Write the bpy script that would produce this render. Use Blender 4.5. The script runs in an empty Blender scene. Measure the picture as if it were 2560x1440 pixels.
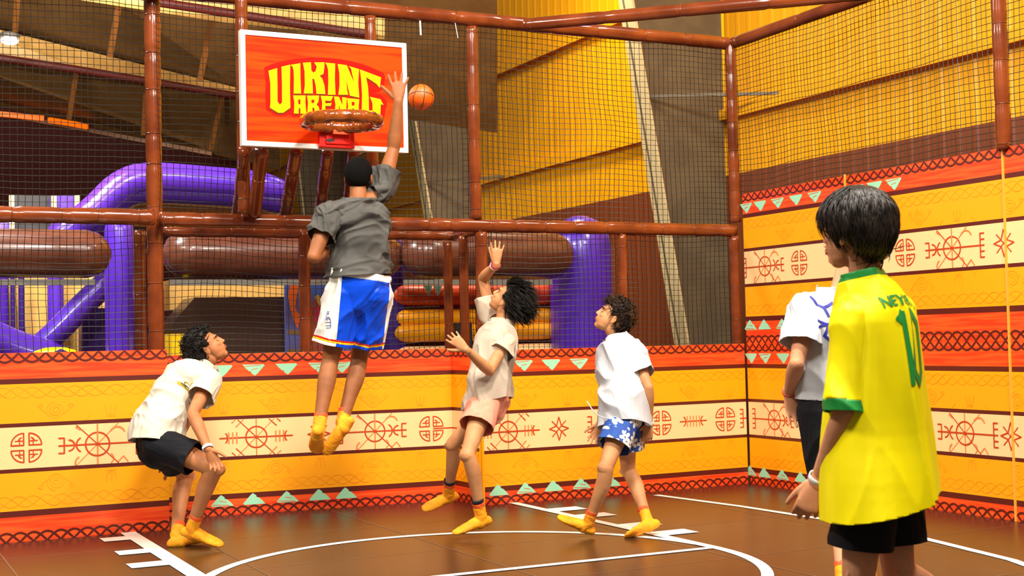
import bpy, bmesh, math, random
from mathutils import Vector, Matrix, noise
random.seed(7)
S=bpy.context.scene; COL=S.collection
V3=Vector
# ------------------------------------------------------------------ camera
FPX=3340.06; YAW=0.46339557; PITCH=0.03843087; ROLL=-0.02277807
CAMP=V3((0,0,1.25))
F=V3((math.sin(YAW)*math.cos(PITCH),math.cos(YAW)*math.cos(PITCH),math.sin(PITCH)))
_r=V3((math.cos(YAW),-math.sin(YAW),0)); _u=_r.cross(F)
R=_r*math.cos(ROLL)+_u*math.sin(ROLL); U=-_r*math.sin(ROLL)+_u*math.cos(ROLL)
cd=bpy.data.cameras.new('camera'); cd.sensor_width=36; cd.lens=FPX/2560*36; cd.clip_end=200
cam=bpy.data.objects.new('camera',cd); COL.objects.link(cam)
cam.matrix_world=Matrix.Translation(CAMP)@Matrix((R,U,-F)).transposed().to_4x4()
S.camera=cam
cd.dof.use_dof=True; cd.dof.focus_distance=8.3; cd.dof.aperture_fstop=5.6
# ------------------------------------------------------------------ light
S.view_settings.view_transform='Standard'; S.view_settings.look='None'
S.view_settings.exposure=0.0; S.view_settings.gamma=1.0; S.view_settings.use_curve_mapping=False
w=bpy.data.worlds.new('hall_air'); S.world=w; w.use_nodes=True
w.node_tree.nodes['Background'].inputs[0].default_value=(1.0,0.86,0.68,1)
w.node_tree.nodes['Background'].inputs[1].default_value=0.145
def lamp(name,loc,target,size,power,col=(1,0.93,0.82)):
    l=bpy.data.lights.new(name,'AREA'); l.shape='DISK'; l.size=size; l.energy=power; l.color=col
    o=bpy.data.objects.new(name,l); COL.objects.link(o); o.location=loc
    o.rotation_euler=(V3(target)-V3(loc)).to_track_quat('-Z','Y').to_euler(); return o
lamp('ceiling_light_key',(2.6,3.9,6.6),(3.4,8.2,1.4),0.7,500)
lamp('ceiling_light_left',(-2.0,5.2,6.6),(0.9,8.6,0.8),1.2,470)
lamp('ceiling_light_right',(5.2,2.2,6.6),(5.6,6.5,0.8),1.2,380)
lamp('ceiling_light_near',(1.0,0.5,6.4),(2.6,4.2,1.0),1.2,340)
lamp('ceiling_light_hall',(7.2,13.5,7.2),(9.5,16.5,3.2),1.4,380,(1,0.9,0.72))
lamp('ceiling_light_hall',(7.5,6.5,7.4),(9.5,10.0,3.4),1.4,210,(1,0.9,0.72))
lamp('added_fill_uplight',(1.0,12.5,3.4),(2.5,16.5,6.5),2.0,150,(1,0.86,0.62))  # added upward fill that brightens the roof bands; no fitting hangs here
lamp('ceiling_light_inflatables',(0.6,11.4,5.6),(1.8,13.0,1.5),1.2,400,(1,0.95,0.88))
# ------------------------------------------------------------------ points from the lens geometry
def ray(px,py): return F+R*((px-1280)/FPX)-U*((py-720)/FPX)
def on_y(px,py,y): r=ray(px,py); return CAMP+r*(y/r.y)
def on_x(px,py,x): r=ray(px,py); return CAMP+r*(x/r.x)
def on_z(px,py,z): r=ray(px,py); return CAMP+r*((z-1.25)/r.z)
def at(px,py,d): return CAMP+ray(px,py)*d
def rl(par,px,py,L,near=True):
    r=ray(px,py).normalized(); b=(par-CAMP).dot(r); c=(par-CAMP).length_squared-L*L
    d=b*b-c
    if d<0:
        q=CAMP+r*b; return par+(q-par).normalized()*L
    s=b-math.sqrt(d) if near else b+math.sqrt(d)
    return CAMP+r*s
# ------------------------------------------------------------------ materials
def lin(c):
    return tuple(((x/255/12.92) if x/255<=0.04045 else ((x/255+0.055)/1.055)**2.4) for x in c)
MC={}
def mat(name,rgb,rough=0.5,metal=0.0,rgb2=None,scale=8,stretch=(1,1,1),bump=0.0,bscale=60,coat=0.0,spec=0.5,emit=0,detail=3,lo=0.4,hi=0.6,sheen=0):
    if name in MC: return MC[name]
    m=bpy.data.materials.new(name); m.use_nodes=True; N=m.node_tree.nodes; L=m.node_tree.links
    b=N['Principled BSDF']; c=lin(rgb)+(1,)
    b.inputs['Base Color'].default_value=c; b.inputs['Roughness'].default_value=rough; b.inputs['Metallic'].default_value=metal
    b.inputs['Coat Weight'].default_value=coat; b.inputs['Coat Roughness'].default_value=0.08; b.inputs['Specular IOR Level'].default_value=spec
    if sheen: b.inputs['Sheen Weight'].default_value=sheen
    if emit:
        b.inputs['Emission Color'].default_value=c; b.inputs['Emission Strength'].default_value=emit
    tc=N.new('ShaderNodeTexCoord')
    if rgb2:
        mp=N.new('ShaderNodeMapping'); mp.inputs['Scale'].default_value=stretch
        n=N.new('ShaderNodeTexNoise'); n.inputs['Scale'].default_value=scale; n.inputs['Detail'].default_value=detail
        rp=N.new('ShaderNodeValToRGB'); rp.color_ramp.elements[0].position=lo; rp.color_ramp.elements[1].position=hi
        rp.color_ramp.elements[0].color=c; rp.color_ramp.elements[1].color=lin(rgb2)+(1,)
        L.new(tc.outputs['Object'],mp.inputs[0]); L.new(mp.outputs[0],n.inputs['Vector']); L.new(n.outputs['Fac'],rp.inputs[0]); L.new(rp.outputs[0],b.inputs['Base Color'])
    if bump:
        n2=N.new('ShaderNodeTexNoise'); n2.inputs['Scale'].default_value=bscale; n2.inputs['Detail'].default_value=3
        bp=N.new('ShaderNodeBump'); bp.inputs['Strength'].default_value=bump; bp.inputs['Distance'].default_value=0.01
        L.new(tc.outputs['Object'],n2.inputs['Vector']); L.new(n2.outputs['Fac'],bp.inputs['Height']); L.new(bp.outputs[0],b.inputs['Normal'])
    MC[name]=m; return m
m_red=mat('print_red',(236,58,14),0.42,rgb2=(252,90,26),scale=5,stretch=(.5,.5,9),coat=.15)
m_mar=mat('print_maroon',(92,22,10),0.42,coat=.15)
m_org=mat('print_amber',(255,166,2),0.42,coat=.15)
m_crm=mat('print_cream',(255,208,146),0.45,coat=.12)
m_rust=mat('print_rust',(196,62,14),0.5)
m_rust2=mat('print_rust_light',(232,128,62),0.5)
m_fnt=mat('print_faint',(250,152,0),0.5)
m_mint=mat('print_mint',(160,222,182),0.5)
m_edge=mat('panel_edge',(240,190,120),0.5)
m_pipe=mat('vinyl_brown',(136,62,24),0.20,rgb2=(106,44,16),scale=3,bump=.10,bscale=14,coat=.5)
m_tie=mat('tie_vinyl',(120,56,24),0.15,coat=1.0)
m_net=mat('net_twine',(26,24,16),0.42)
m_white=mat('white_paint',(238,234,226),0.45)
m_floor=mat('mat_vinyl',(40,26,19),0.27,rgb2=(52,36,27),scale=1.3,stretch=(1,1,1),bump=.05,bscale=120,lo=.35,hi=.7)
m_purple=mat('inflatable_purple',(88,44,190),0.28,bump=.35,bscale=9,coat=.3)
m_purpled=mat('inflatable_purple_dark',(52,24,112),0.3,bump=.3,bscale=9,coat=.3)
m_log=mat('inflatable_brown',(112,62,42),0.30,bump=.12,bscale=6,coat=.35,rgb2=(96,50,34),scale=4,stretch=(1,1,6))
m_tan=mat('inflatable_tan',(226,176,92),0.45)
m_yel=mat('inflatable_yellow',(250,200,0),0.35)
m_grey=mat('frame_grey',(120,116,108),0.4,bump=.3,bscale=30)
m_wy=mat('cladding_yellow',(240,164,2),0.38)
m_wb=mat('cladding_brown',(122,58,26),0.45)
m_col=mat('column_web',(108,92,66),0.55,rgb2=(96,80,58),scale=3)
m_flange=mat('column_flange',(214,190,140),0.5)
m_ceil=mat('ceiling_brown',(150,112,64),0.6,rgb2=(136,100,56),scale=4)
m_beam=mat('ceiling_cream',(226,178,98),0.5,rgb2=(206,160,84),scale=6)
# ------------------------------------------------------------------ helpers
def tagp(o,label=None,cat=None,group=None,kind=None):
    if label: o['label']=label
    if cat: o['category']=cat
    if group: o['group']=group
    if kind: o['kind']=kind
    return o
def link(name,me,parent=None):
    o=bpy.data.objects.new(name,me); COL.objects.link(o)
    if parent: o.parent=parent
    return o
def empty(name,loc,label=None,cat=None,group=None,kind=None):
    o=bpy.data.objects.new(name,None); COL.objects.link(o); o.location=loc; o.empty_display_size=.1
    return tagp(o,label,cat,group,kind)
class MB:
    def __init__(s): s.v=[]; s.f=[]; s.m=[]; s.mats=[]
    def mi(s,m):
        if m not in s.mats: s.mats.append(m)
        return s.mats.index(m)
    def add(s,vs,fs,m):
        b=len(s.v); s.v+=[V3(q) for q in vs]; i=s.mi(m)
        for f in fs: s.f.append(tuple(b+k for k in f)); s.m.append(i)
    def poly(s,vs,m): s.add(vs,[tuple(range(len(vs)))],m)
    def box(s,lo,hi,m):
        x0,y0,z0=lo;x1,y1,z1=hi
        s.add([(x0,y0,z0),(x1,y0,z0),(x1,y1,z0),(x0,y1,z0),(x0,y0,z1),(x1,y0,z1),(x1,y1,z1),(x0,y1,z1)],
              [(0,3,2,1),(4,5,6,7),(0,1,5,4),(1,2,6,5),(2,3,7,6),(3,0,4,7)],m)
    def slab(s,pts,th,m):
        n=(V3(pts[1])-V3(pts[0])).cross(V3(pts[2])-V3(pts[0])).normalized()*th
        k=len(pts); a=[V3(q) for q in pts]; b=[q+n for q in a]
        fs=[tuple(range(k)),tuple(range(2*k-1,k-1,-1))]+[(i,(i+1)%k,k+(i+1)%k,k+i) for i in range(k)]
        s.add(a+b,fs,m)
    def bar(s,p,q,wd,ht,m,up=V3((0,0,1))):
        p=V3(p);q=V3(q);d=(q-p).normalized(); a=d.cross(up).normalized()*wd/2; b=a.cross(d).normalized()*ht/2
        vs=[p-a-b,p+a-b,p+a+b,p-a+b,q-a-b,q+a-b,q+a+b,q-a+b]
        s.add(vs,[(0,3,2,1),(4,5,6,7),(0,1,5,4),(1,2,6,5),(2,3,7,6),(3,0,4,7)],m)
    def build(s,name,parent=None,smooth=False,off=None,tri=False):
        me=bpy.data.meshes.new(name); off=off or V3((0,0,0))
        me.from_pydata([tuple(v-off) for v in s.v],[],s.f)
        for m in s.mats: me.materials.append(m)
        me.polygons.foreach_set('material_index',s.m)
        if tri:
            bm=bmesh.new(); bm.from_mesh(me); bmesh.ops.triangulate(bm,faces=[f for f in bm.faces if len(f.verts)>4]); bm.to_mesh(me); bm.free()
        if smooth: me.polygons.foreach_set('use_smooth',[True]*len(me.polygons))
        me.update(); o=link(name,me,parent)
        if parent is None or True: o.location=(0,0,0) if not s.__dict__.get('loc') else s.loc
        return o
def cat_rom(P,n):
    out=[]; k=len(P)
    for i in range(k-1):
        p0=P[max(i-1,0)];p1=P[i];p2=P[i+1];p3=P[min(i+2,k-1)]
        for j in range(n):
            t=j/n
            out.append(tuple(0.5*((2*b)+(-a+c)*t+(2*a-5*b+4*c-d)*t*t+(-a+3*b-3*c+d)*t*t*t) for a,b,c,d in zip(p0,p1,p2,p3)))
    out.append(tuple(P[-1])); return out
def loft(sec,n=3,seg=18,cap=1.0,ex=2.0):
    """sec: list of (centre, vecA, vecB). Returns verts, faces, with rounded ends."""
    fl=[tuple(c)+tuple(a)+tuple(b) for c,a,b in sec]
    fl=cat_rom(fl,n)
    L=[(V3(q[0:3]),V3(q[3:6]),V3(q[6:9])) for q in fl]
    def caps(c,a,b,d):
        r=(a.length+b.length)/2*cap; o=[]
        for t in (0.45,0.8,0.97): o.append((c+d*r*t,a*math.sqrt(1-t*t),b*math.sqrt(1-t*t)))
        return o,c+d*r
    d0=(L[0][0]-L[1][0]).normalized(); d1=(L[-1][0]-L[-2][0]).normalized()
    c0,t0=caps(*L[0],d0); c1,t1=caps(*L[-1],d1)
    L=c0[::-1]+L+c1
    vs=[];fs=[]
    for c,a,b in L:
        for k in range(seg):
            th=2*math.pi*k/seg; cs=math.cos(th); sn=math.sin(th)
            if ex!=2.0:
                cs=math.copysign(abs(cs)**(2/ex),cs); sn=math.copysign(abs(sn)**(2/ex),sn)
            vs.append(c+a*cs+b*sn)
    for i in range(len(L)-1):
        for k in range(seg):
            fs.append((i*seg+k,i*seg+(k+1)%seg,(i+1)*seg+(k+1)%seg,(i+1)*seg+k))
    vs.append(t0);vs.append(t1); e=(len(L)-1)*seg
    for k in range(seg):
        fs.append((len(vs)-2,(k+1)%seg,k)); fs.append((len(vs)-1,e+k,e+(k+1)%seg))
    return vs,fs
def perp(d):
    a=d.cross(V3((0,0,1)))
    if a.length<.1: a=d.cross(V3((0,1,0)))
    return a.normalized()
def limb(pts,n=3,seg=14,ref=None,flat=1.0):
    P=[V3(p) for p,r in pts]; rs=[r for p,r in pts]; sec=[]; a=ref
    for i,p in enumerate(P):
        d=(P[min(i+1,len(P)-1)]-P[max(i-1,0)]).normalized()
        if a is None: a=perp(d)
        a=(a-d*a.dot(d)).normalized(); b=d.cross(a).normalized()
        sec.append((p,a*rs[i],b*rs[i]*flat))
    return loft(sec,n,seg)
def ball(c,ax,seg=16,rings=10):
    """ax: three axis vectors"""
    vs=[c+ax[2]]; fs=[]
    for i in range(1,rings):
        ph=math.pi*i/rings
        for k in range(seg):
            th=2*math.pi*k/seg
            vs.append(c+ax[0]*math.sin(ph)*math.cos(th)+ax[1]*math.sin(ph)*math.sin(th)+ax[2]*math.cos(ph))
    vs.append(c-ax[2])
    for k in range(seg):
        fs.append((0,1+k,1+(k+1)%seg)); e=1+(rings-2)*seg; fs.append((len(vs)-1,e+(k+1)%seg,e+k))
    for i in range(rings-2):
        for k in range(seg): fs.append((1+i*seg+k,1+(i+1)*seg+k,1+(i+1)*seg+(k+1)%seg,1+i*seg+(k+1)%seg))
    return vs,fs
# ------------------------------------------------------------------ padded poles
tie_me=None
def tie_mesh():
    global tie_me
    if tie_me: return tie_me
    vs=[];fs=[];n=20;k=6
    for i in range(n):
        a=2*math.pi*i/n
        for j in range(k):
            b=2*math.pi*j/k; r=1+.045*math.cos(b)
            vs.append((r*math.cos(a),r*math.sin(a),.16*math.sin(b)))
    for i in range(n):
        for j in range(k): fs.append((i*k+j,((i+1)%n)*k+j,((i+1)%n)*k+(j+1)%k,i*k+(j+1)%k))
    tie_me=bpy.data.meshes.new('cable_tie'); tie_me.from_pydata(vs,[],fs); tie_me.materials.append(m_tie)
    tie_me.polygons.foreach_set('use_smooth',[True]*len(fs)); return tie_me
def pole(p,q,r,label,group=None,name='padded_pole',cat='pole',ties=True,gap=.27):
    p=V3(p);q=V3(q);L=(q-p).length; d=(q-p)/L; a=perp(d); b=d.cross(a)
    root=empty(name,p,label,cat,group); nr=max(3,int(L/.035)); sg=18; vs=[];fs=[]
    tz=[.06+i*gap+random.uniform(-.05,.05) for i in range(int((L-.05)/gap)+1)] if ties else []
    tz=[t for t in tz if .02<t<L-.02]; sd=random.random()*99
    for i in range(nr+1):
        s=L*i/nr; rr=r*(1+.035*noise.noise(V3((s*2.5,sd,0))))
        for t in tz: rr*=1-.13*math.exp(-((s-t)/.022)**2)
        for k in range(sg):
            th=2*math.pi*k/sg; w_=1+.025*noise.noise(V3((s*6,math.cos(th)*1.5+sd,math.sin(th)*1.5)))
            vs.append(d*s+(a*math.cos(th)+b*math.sin(th))*rr*w_)
    for i in range(nr):
        for k in range(sg): fs.append((i*sg+k,i*sg+(k+1)%sg,(i+1)*sg+(k+1)%sg,(i+1)*sg+k))
    fs.append(tuple(range(sg-1,-1,-1))); fs.append(tuple(nr*sg+k for k in range(sg)))
    mb=MB(); mb.add(vs,fs,m_pipe); o=mb.build('padding',root,smooth=True)
    q4=d.to_track_quat('Z','Y')
    for t in tz:
        c=link('cable_tie',tie_mesh(),root); c.location=d*t; c.rotation_mode='QUATERNION'; c.rotation_quaternion=q4; c.scale=(r*.93,r*.93,.022)
    return root
# ------------------------------------------------------------------ nets
def net(o,u,v,wd,ht,label,sag=.012,cell=.045,sd=0,r=.0026):
    o=V3(o);u=V3(u);v=V3(v);n=u.cross(v).normalized(); mb=MB()
    nu=int(round(wd/cell)); nv=int(round(ht/cell)); cu=wd/nu; cv=ht/nv
    def P(i,j):
        x=i*cu;y=j*cv; e=min(1,6*min(i,nu-i)/nu+.15)*min(1,6*min(j,nv-j)/nv+.15)
        q=V3((x*1.3+sd,y*1.3,sd)); w_=noise.noise(q); w2=noise.noise(q+V3((9,4,2)))
        q2=V3((x*14+sd,y*14,3))
        a=noise.noise(q2)*.0035; c=noise.noise(q2+V3((5,7,1)))*.0035
        return o+u*(x+(w_*sag*2.2+a))+v*(y+(w2*sag*2.6+c)-sag*1.2*math.sin(math.pi*x/wd))+n*(w_*w2*.1*e)
    G=[[P(i,j) for j in range(nv+1)] for i in range(nu+1)]
    def strand(pts,s1,s2):
        k=len(pts); vs=[];fs=[]
        for p in pts: vs+=[p+s1*r,p-s1*r*.5+s2*r*.87,p-s1*r*.5-s2*r*.87]
        for i in range(k-1):
            for j in range(3): fs.append((i*3+j,i*3+(j+1)%3,(i+1)*3+(j+1)%3,(i+1)*3+j))
        mb.add(vs,fs,m_net)
    for i in range(nu+1): strand(G[i],u,n)
    for j in range(nv+1): strand([G[i][j] for i in range(nu+1)],v,n)
    ob=mb.build('safety_net'); return tagp(ob,label,'net','black safety nets round the court')
# ================================================================== setting
mb=MB(); mb.poly([(-14,-3,0),(9.5,-3,0),(9.5,34,0),(-14,34,0)],m_floor)
floor=mb.build('floor'); floor['kind']='structure'
def strip(name,pts,wd,z,m,parent,closed=False,label=None):
    P=[V3((p[0],p[1],0)) for p in pts]; vs=[];fs=[]
    for i,p in enumerate(P):
        d=(P[min(i+1,len(P)-1)]-P[max(i-1,0)]).normalized(); s=V3((-d.y,d.x,0))*wd/2
        vs+=[p-s+V3((0,0,z)),p+s+V3((0,0,z))]
    for i in range(len(P)-1): fs.append((2*i,2*i+2,2*i+3,2*i+1))
    m_=MB(); m_.add(vs,fs,m); return m_.build(name,parent)
# painted court lines, parts of the floor
strip('court_line',[(3.07+1.50*math.cos(a*math.pi/60),6.56+1.50*math.sin(a*math.pi/60)) for a in range(-30,91)],.065,.0022,m_white,floor)
strip('court_line',[(1.6,6.60),(4.60,6.555)],.06,.003,m_white,floor)
kl=MB()
def quad(mbx,x0,y0,x1,y1,z,m): mbx.poly([(x0,y0,z),(x1,y0,z),(x1,y1,z),(x0,y1,z)],m)
quad(kl,1.66,5.5,1.76,9.35,.0034,m_white)
for a in [(262,1350),(300,1383),(330,1415)]:
    p=on_z(a[0],a[1],0); quad(kl,p.x-.02,p.y-.10,1.66,p.y+.08,.0034,m_white)
kl.build('court_line',floor)
kr=MB(); quad(kr,4.53,6.52,4.60,9.2,.0034,m_white)
for a in [(1385,1276),(1440,1293),(1560,1316),(1660,1334)]:
    p=on_z(a[0],a[1],0); quad(kr,4.60,p.y-.09,4.84,p.y+.09,.0034,m_white)
kr.build('court_line',floor)
strip('court_line',[on_z(1640,1238,0),on_z(1850,1266,0),on_z(2055,1298,0),on_z(2150,1320,0)+V3((-.02,0,0)),(5.80,6.2,0),(5.62,5.3,0),(5.3,4.5,0),(4.8,3.8,0)],.06,.0026,m_white,floor)
m_seam=mat('mat_seam',(120,92,70),.5)
for x in (-0.35,.85,2.05,3.25,4.45,5.65): strip('mat_seam',[(x,3),(x,9.6)],.006,.0016,m_seam,floor)
for y in (5.0,6.2,7.4,8.6): strip('mat_seam',[(-3,y),(6.75,y)],.005,.0013,m_seam,floor)
# hall cladding, ribbed, two tone
HX=9.5; ZB=3.16
mb=MB(); y=-2.0
def ribs(z0,z1,m):
    y=-3.0; prof=[(0,0),(.12,0),(.145,-.006),(.19,-.006)]; vs=[]
    while y<34:
        for dy,dx in prof: vs.append((y+dy,HX+dx))
        y+=.215
    V=[];Fc=[]
    for (yy,xx) in vs: V+=[(xx,yy,z0),(xx,yy,z1)]
    for i in range(len(vs)-1): Fc.append((2*i,2*i+1,2*i+3,2*i+2))
    mb.add(V,Fc,m)
ribs(ZB,9.0,m_wy); ribs(0,ZB,m_wb)
wall_r=mb.build('wall_right'); wall_r['kind']='structure'
for z in (3.93,5.62,7.4):
    g=MB(); g.box((HX-.13,-3,z-.07),(HX-.03,34,z),m_wy); g.box((HX-.13,-3,z-.12),(HX-.11,34,z-.07),m_wy); g.build('wall_girt',wall_r)
# tapered steel columns in front of the cladding
for Y,(a,b) in ((13.1,((1560,0),(1700,860))),(20.2,((985,50),(1080,620))),(26.0,((726,300),(762,620)))):
    g=MB(); t=on_y(a[0],a[1],Y); u_=on_y(b[0],b[1],Y); k=(u_.x-t.x)/(u_.z-t.z)
    zt=8.8; xt=t.x+k*(zt-t.z); xb=min(t.x+k*(0-t.z),HX-.25)
    g.slab([(xb,Y,0),(HX-.06,Y,0),(HX-.06,Y,zt),(xt,Y,zt)],-.04,m_col)
    o=g.build('steel_column'); tagp(o,{13.1:'grey-brown tapered steel column behind the netting nearest the corner',20.2:'grey-brown tapered steel column behind the netting right of the backboard',26.0:'farthest tapered steel column, seen under the backboard'}[Y],'column')
    e=MB(); e.slab([(xb,Y-.16,0),(xb,Y+.12,0),(xt,Y+.12,zt),(xt,Y-.16,zt)],.03,m_flange); e.build('column_flange',o)
    e=MB(); a2,b2=((1622,241),(1948,233)) if Y<14 else ((1066,452),(1282,441)) if Y<22 else ((760,470),(800,468))
    e.bar(on_y(a2[0],a2[1],Y-.08),on_x(b2[0],b2[1],HX-.03),.035,.035,m_col); e.build('tie_rod',o)
# far end wall
mb=MB(); m_farw=mat('far_wall_maroon',(96,22,16),.7); mb.box((-14,34,0),(9.5,34.2,7.2),m_farw)
mb.box((-14,33.95,7.2),(9.5,34.2,9.0),mat('far_wall_grey',(70,62,54),.7))
wb=mb.build('wall_back'); wb['kind']='structure'
# ceiling: stepped sloping bands with cream fascia beams
mb=MB()
def cq(pts,m): mb.slab([at(*p) for p in pts],.05,m)
cq([(-300,15,16.5),(620,236,18.5),(1240,330,20),(1240,-420,15),(-300,-420,12)],m_ceil)
ce=mb.build('ceiling'); ce['kind']='structure'
def cpart(name,pts,m,th=.05):
    q=MB(); q.slab([at(*p) for p in pts],th,m); return q.build(name,ce)
cpart('ceiling_beam',[(-300,12,16.2),(0,85,16.6),(590,228,18.2),(590,238,18.2),(180,172,17),(-300,92,16.2)],m_beam)
cpart('ceiling_beam',[(150,-60,14.8),(640,10,15.2),(960,45,15.6),(960,98,15.6),(600,62,15.2),(150,-8,14.8)],m_beam)
cpart('ceiling_panel',[(-300,100,16.4),(180,180,17.2),(600,242,18.6),(700,270,18.8),(700,425,20.8),(600,405,20.5),(530,385,20),(-300,200,19.4)],m_ceil)
m_dred=mat('pipe_dark_red',(84,20,16),.5)
for pts in ([(-200,118,16),(180,172,16.8),(590,240,18)],[(390,5,14.6),(620,40,15),(930,88,15.5)]):
    vs,fs=limb([(at(*p),.05) for p in pts]); q=MB(); q.add(vs,fs,m_dred); q.build('roof_pipe',ce,True)
m_seamc=mat('ceiling_seam',(136,84,36),.5)
for a,b,d in (((45,-30),(38,75),14.5),((300,-10),(275,140),14.9),((530,40),(500,200),15.5),((190,182),(172,296),17.0),((555,238),(526,372),18.4),((365,215),(358,335),17.6)):
    q=MB(); p0=at(a[0],a[1],d-.0);p1=at(b[0],b[1],d+.6); q.bar(p0,p1,.06,.05,m_seamc); q.build('ceiling_seam',ce)
q=MB(); q.bar(at(-300,228,18.9),at(530,385,19.9),.10,.06,m_seamc); q.build('ceiling_seam',ce)
m_neon=mat('neon_orange',(255,110,10),.4,emit=.9)
for a,b in (((-60,279),(110,296)),((122,300),(178,309)),((180,309),(218,317))):
    q=MB(); q.bar(at(a[0],a[1],19.0),at(b[0],b[1],19.3),.05,.07,m_neon); o=q.build('neon_strip'); tagp(o,'glowing orange light strip under the far edge of the ceiling, upper left','light strip','orange light strips at the ceiling edge')
# lit ceiling lamp top left
c=at(24,102,15.6); root=empty('ceiling_lamp',c,'round white ceiling lamp glowing through the net at upper left','lamp')
m_lens=mat('lamp_lens',(255,250,240),.3,emit=14)
vs,fs=ball(V3((0,0,0)),(R*.10,F*.10,U*.045)); q=MB(); q.add(vs,fs,m_lens); q.build('lens',root,True)
vs,fs=ball(V3((0,0,.06)),(R*.12,F*.12,U*.05)); q=MB(); q.add(vs,fs,m_grey); q.build('housing',root,True)
# ================================================================== padded frame
BY=9.28; RX=6.78; ZM=2.13; ZT=3.73
G='brown padded poles of the court frame'
def X(px,py,Y=BY): return on_y(px,py,Y).x
hr=.052
pole((-1.2,BY-.04,ZM+.01),(X(382,540),BY-.04,ZM+.01),.056,'horizontal padded pole at mid height, left of the tall left post',G)
pole((X(398,545),BY,ZM),(RX-.02,BY,ZM),hr,'long horizontal padded pole at mid height across the back of the court',G)
pole((-.5,BY,ZT),(RX-.02,BY,ZT),.055,'long horizontal padded pole along the top of the back netting',G,gap=.42)
pole((X(391,900,9.41),9.41,0),(X(391,900,9.41),9.41,4.6),.057,'tallest vertical padded post left of the backboard',G)
pole((X(1190,560),BY,ZM+.05),(X(1190,560),BY,ZT-.06),.046,'upright padded post right of the ball, above the mid pole',G)
pole((X(1199,700)+.02,BY,0),(X(1199,700)+.02,BY,ZM-.05),.048,'upright padded post behind the raised hand of the boy in pink shorts',G)
pole((X(1558,700),BY,0),(X(1558,700),BY,ZM-.05),.036,'slim upright padded post above the head of the boy in floral shorts',G)
pole((X(1838,700)+.01,BY,0),(X(1838,700),BY,ZM-.05),.042,'upright padded post beside the tall right wall, under the mid pole',G)
pole((RX-.02,BY-.02,2.2),(RX-.02,BY-.02,ZT),.048,'upright padded corner post where back and right nets meet',G,gap=.2)
pole((RX,BY-.05,ZT),(RX,4.0,ZT),.05,'padded pole rising to the top right above the right net',G,gap=.8)
pole(on_z(1312,62,ZT-.04),(RX,7.25,ZT-.04),.05,'diagonal padded pole bracing the top corner',G,gap=.6)
pole((RX,6.33,2.42),(RX,6.33,3.9),.05,'upright padded post standing on the right wall near the picture edge',G)
YA=9.90
pole((X(410,572,YA),YA,2.10),(X(1140,590,YA),YA,2.10),.038,'lower padded pole just beneath the mid pole behind the jumping player',G,gap=.2)
pole((X(352,880,YA),YA,0),(X(352,880,YA),YA,2.1),.045,'upright padded post in shade just left of the tall left post',G)
pole((X(765,880,YA),YA,0),(X(765,880,YA),YA,2.12),.046,'upright padded post left of the blue basketball shorts',G)
pole((X(1124,880,YA),YA,0),(X(1124,880,YA),YA,2.05),.038,'leftmost of the three close posts behind the tan shirt',G)
pole((on_y(1160,700,9.62).x,9.62,0),(on_y(1160,700,9.62).x,9.62,2.08),.036,'middle of the three close posts behind the tan shirt',G)
pole((4.42,YA,2.10),(4.40,BY,2.10),.036,'short padded pole joining the tops of the close posts',G,gap=.2)
YF=9.17
pole((X(607,300,YF),YF,2.17),(X(607,300,YF),YF,ZT-.03),.044,'upright padded post behind the left edge of the backboard',G)
pole((X(930,300,YF),YF,2.17),(X(930,300,YF),YF,ZT-.08),.042,'upright padded post behind the right half of the backboard',G)
GB='padded braces holding the backboard'
YK=8.72
pole(on_y(636,537,YF),on_y(655,375,YK),.046,'short leaning padded brace under the left end of the backboard',GB)
pole(on_y(712,545,9.6),on_y(742,374,8.9),.046,'dark leaning padded brace, second from left under the backboard',GB)
pole(on_y(797,545,9.6),on_y(820,378,8.9),.042,'dark leaning padded brace under the hoop bracket',GB)
pole(on_y(865,545,9.6),on_y(884,378,8.9),.04,'dark leaning padded brace hidden behind the jumping player',GB)
pole(on_y(592,545,9.6),on_y(612,374,8.9),.042,'dark leaning padded brace at the far left under the backboard',GB)
# nets
uX=V3((1,0,0)); uZ=V3((0,0,1)); uY=V3((0,-1,0))
x385=X(400,540); x1190=X(1190,560)
net((-.6,9.45,ZM),uX,uZ,x385+.6,1.75,'dark safety net left of the tall post, in front of the purple inflatable arch',sd=1)
net((x385,BY+.03,ZM),uX,uZ,x1190-x385,1.6,'dark safety net behind the backboard and hoop',sd=2)
net((x1190,BY+.03,ZM),uX,uZ,RX-x1190,1.6,'dark safety net before the yellow cladding, right of the ball',sd=3)
net((-.6,9.45,1.18),uX,uZ,x385+.55,.98,'dark safety net at the lower left above the red panel',sd=4)
net((2.0,YA+.03,1.12),uX,uZ,2.3,1.0,'dark safety net behind the jumping player, above the recessed panel',sd=5)
net((4.47,YA,1.12),uY,uZ,YA-BY,.98,'narrow safety net on the side of the recess behind the three close posts',sd=6)
net((x1190,BY+.02,1.15),uX,uZ,X(1558,700)-x1190,.98,'dark safety net behind the raised arm of the boy in pink shorts',sd=7)
net((X(1558,700),BY+.02,1.15),uX,uZ,RX-.08-X(1558,700),.98,'dark safety net right of the boy in floral shorts, under the mid pole',sd=8)
net((RX+.03,BY,2.42),uY,uZ,BY-6.33,1.3,'dark safety net above the tall right wall, before yellow cladding',sd=9)
net((RX+.03,6.33,2.42),uY,uZ,2.2,1.3,'dark safety net at the right picture edge, beyond the right post',sd=10)
# white straps hanging from the top pole
for a,b,nm in (((1050,52),(1052,88),'left of two short white straps hanging from the top pole'),((1138,58),(1145,95),'right of two short white straps hanging from the top pole')):
    root=MB(); p=on_y(a[0],a[1],BY-.02); q_=on_y(b[0],b[1],BY-.03); root.bar(p,q_,.012,.004,m_white); root.bar(q_+V3((0,0,.035)),q_,.02,.012,m_white)
    tagp(root.build('strap'),nm,'strap','white straps on the top pole')
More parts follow.
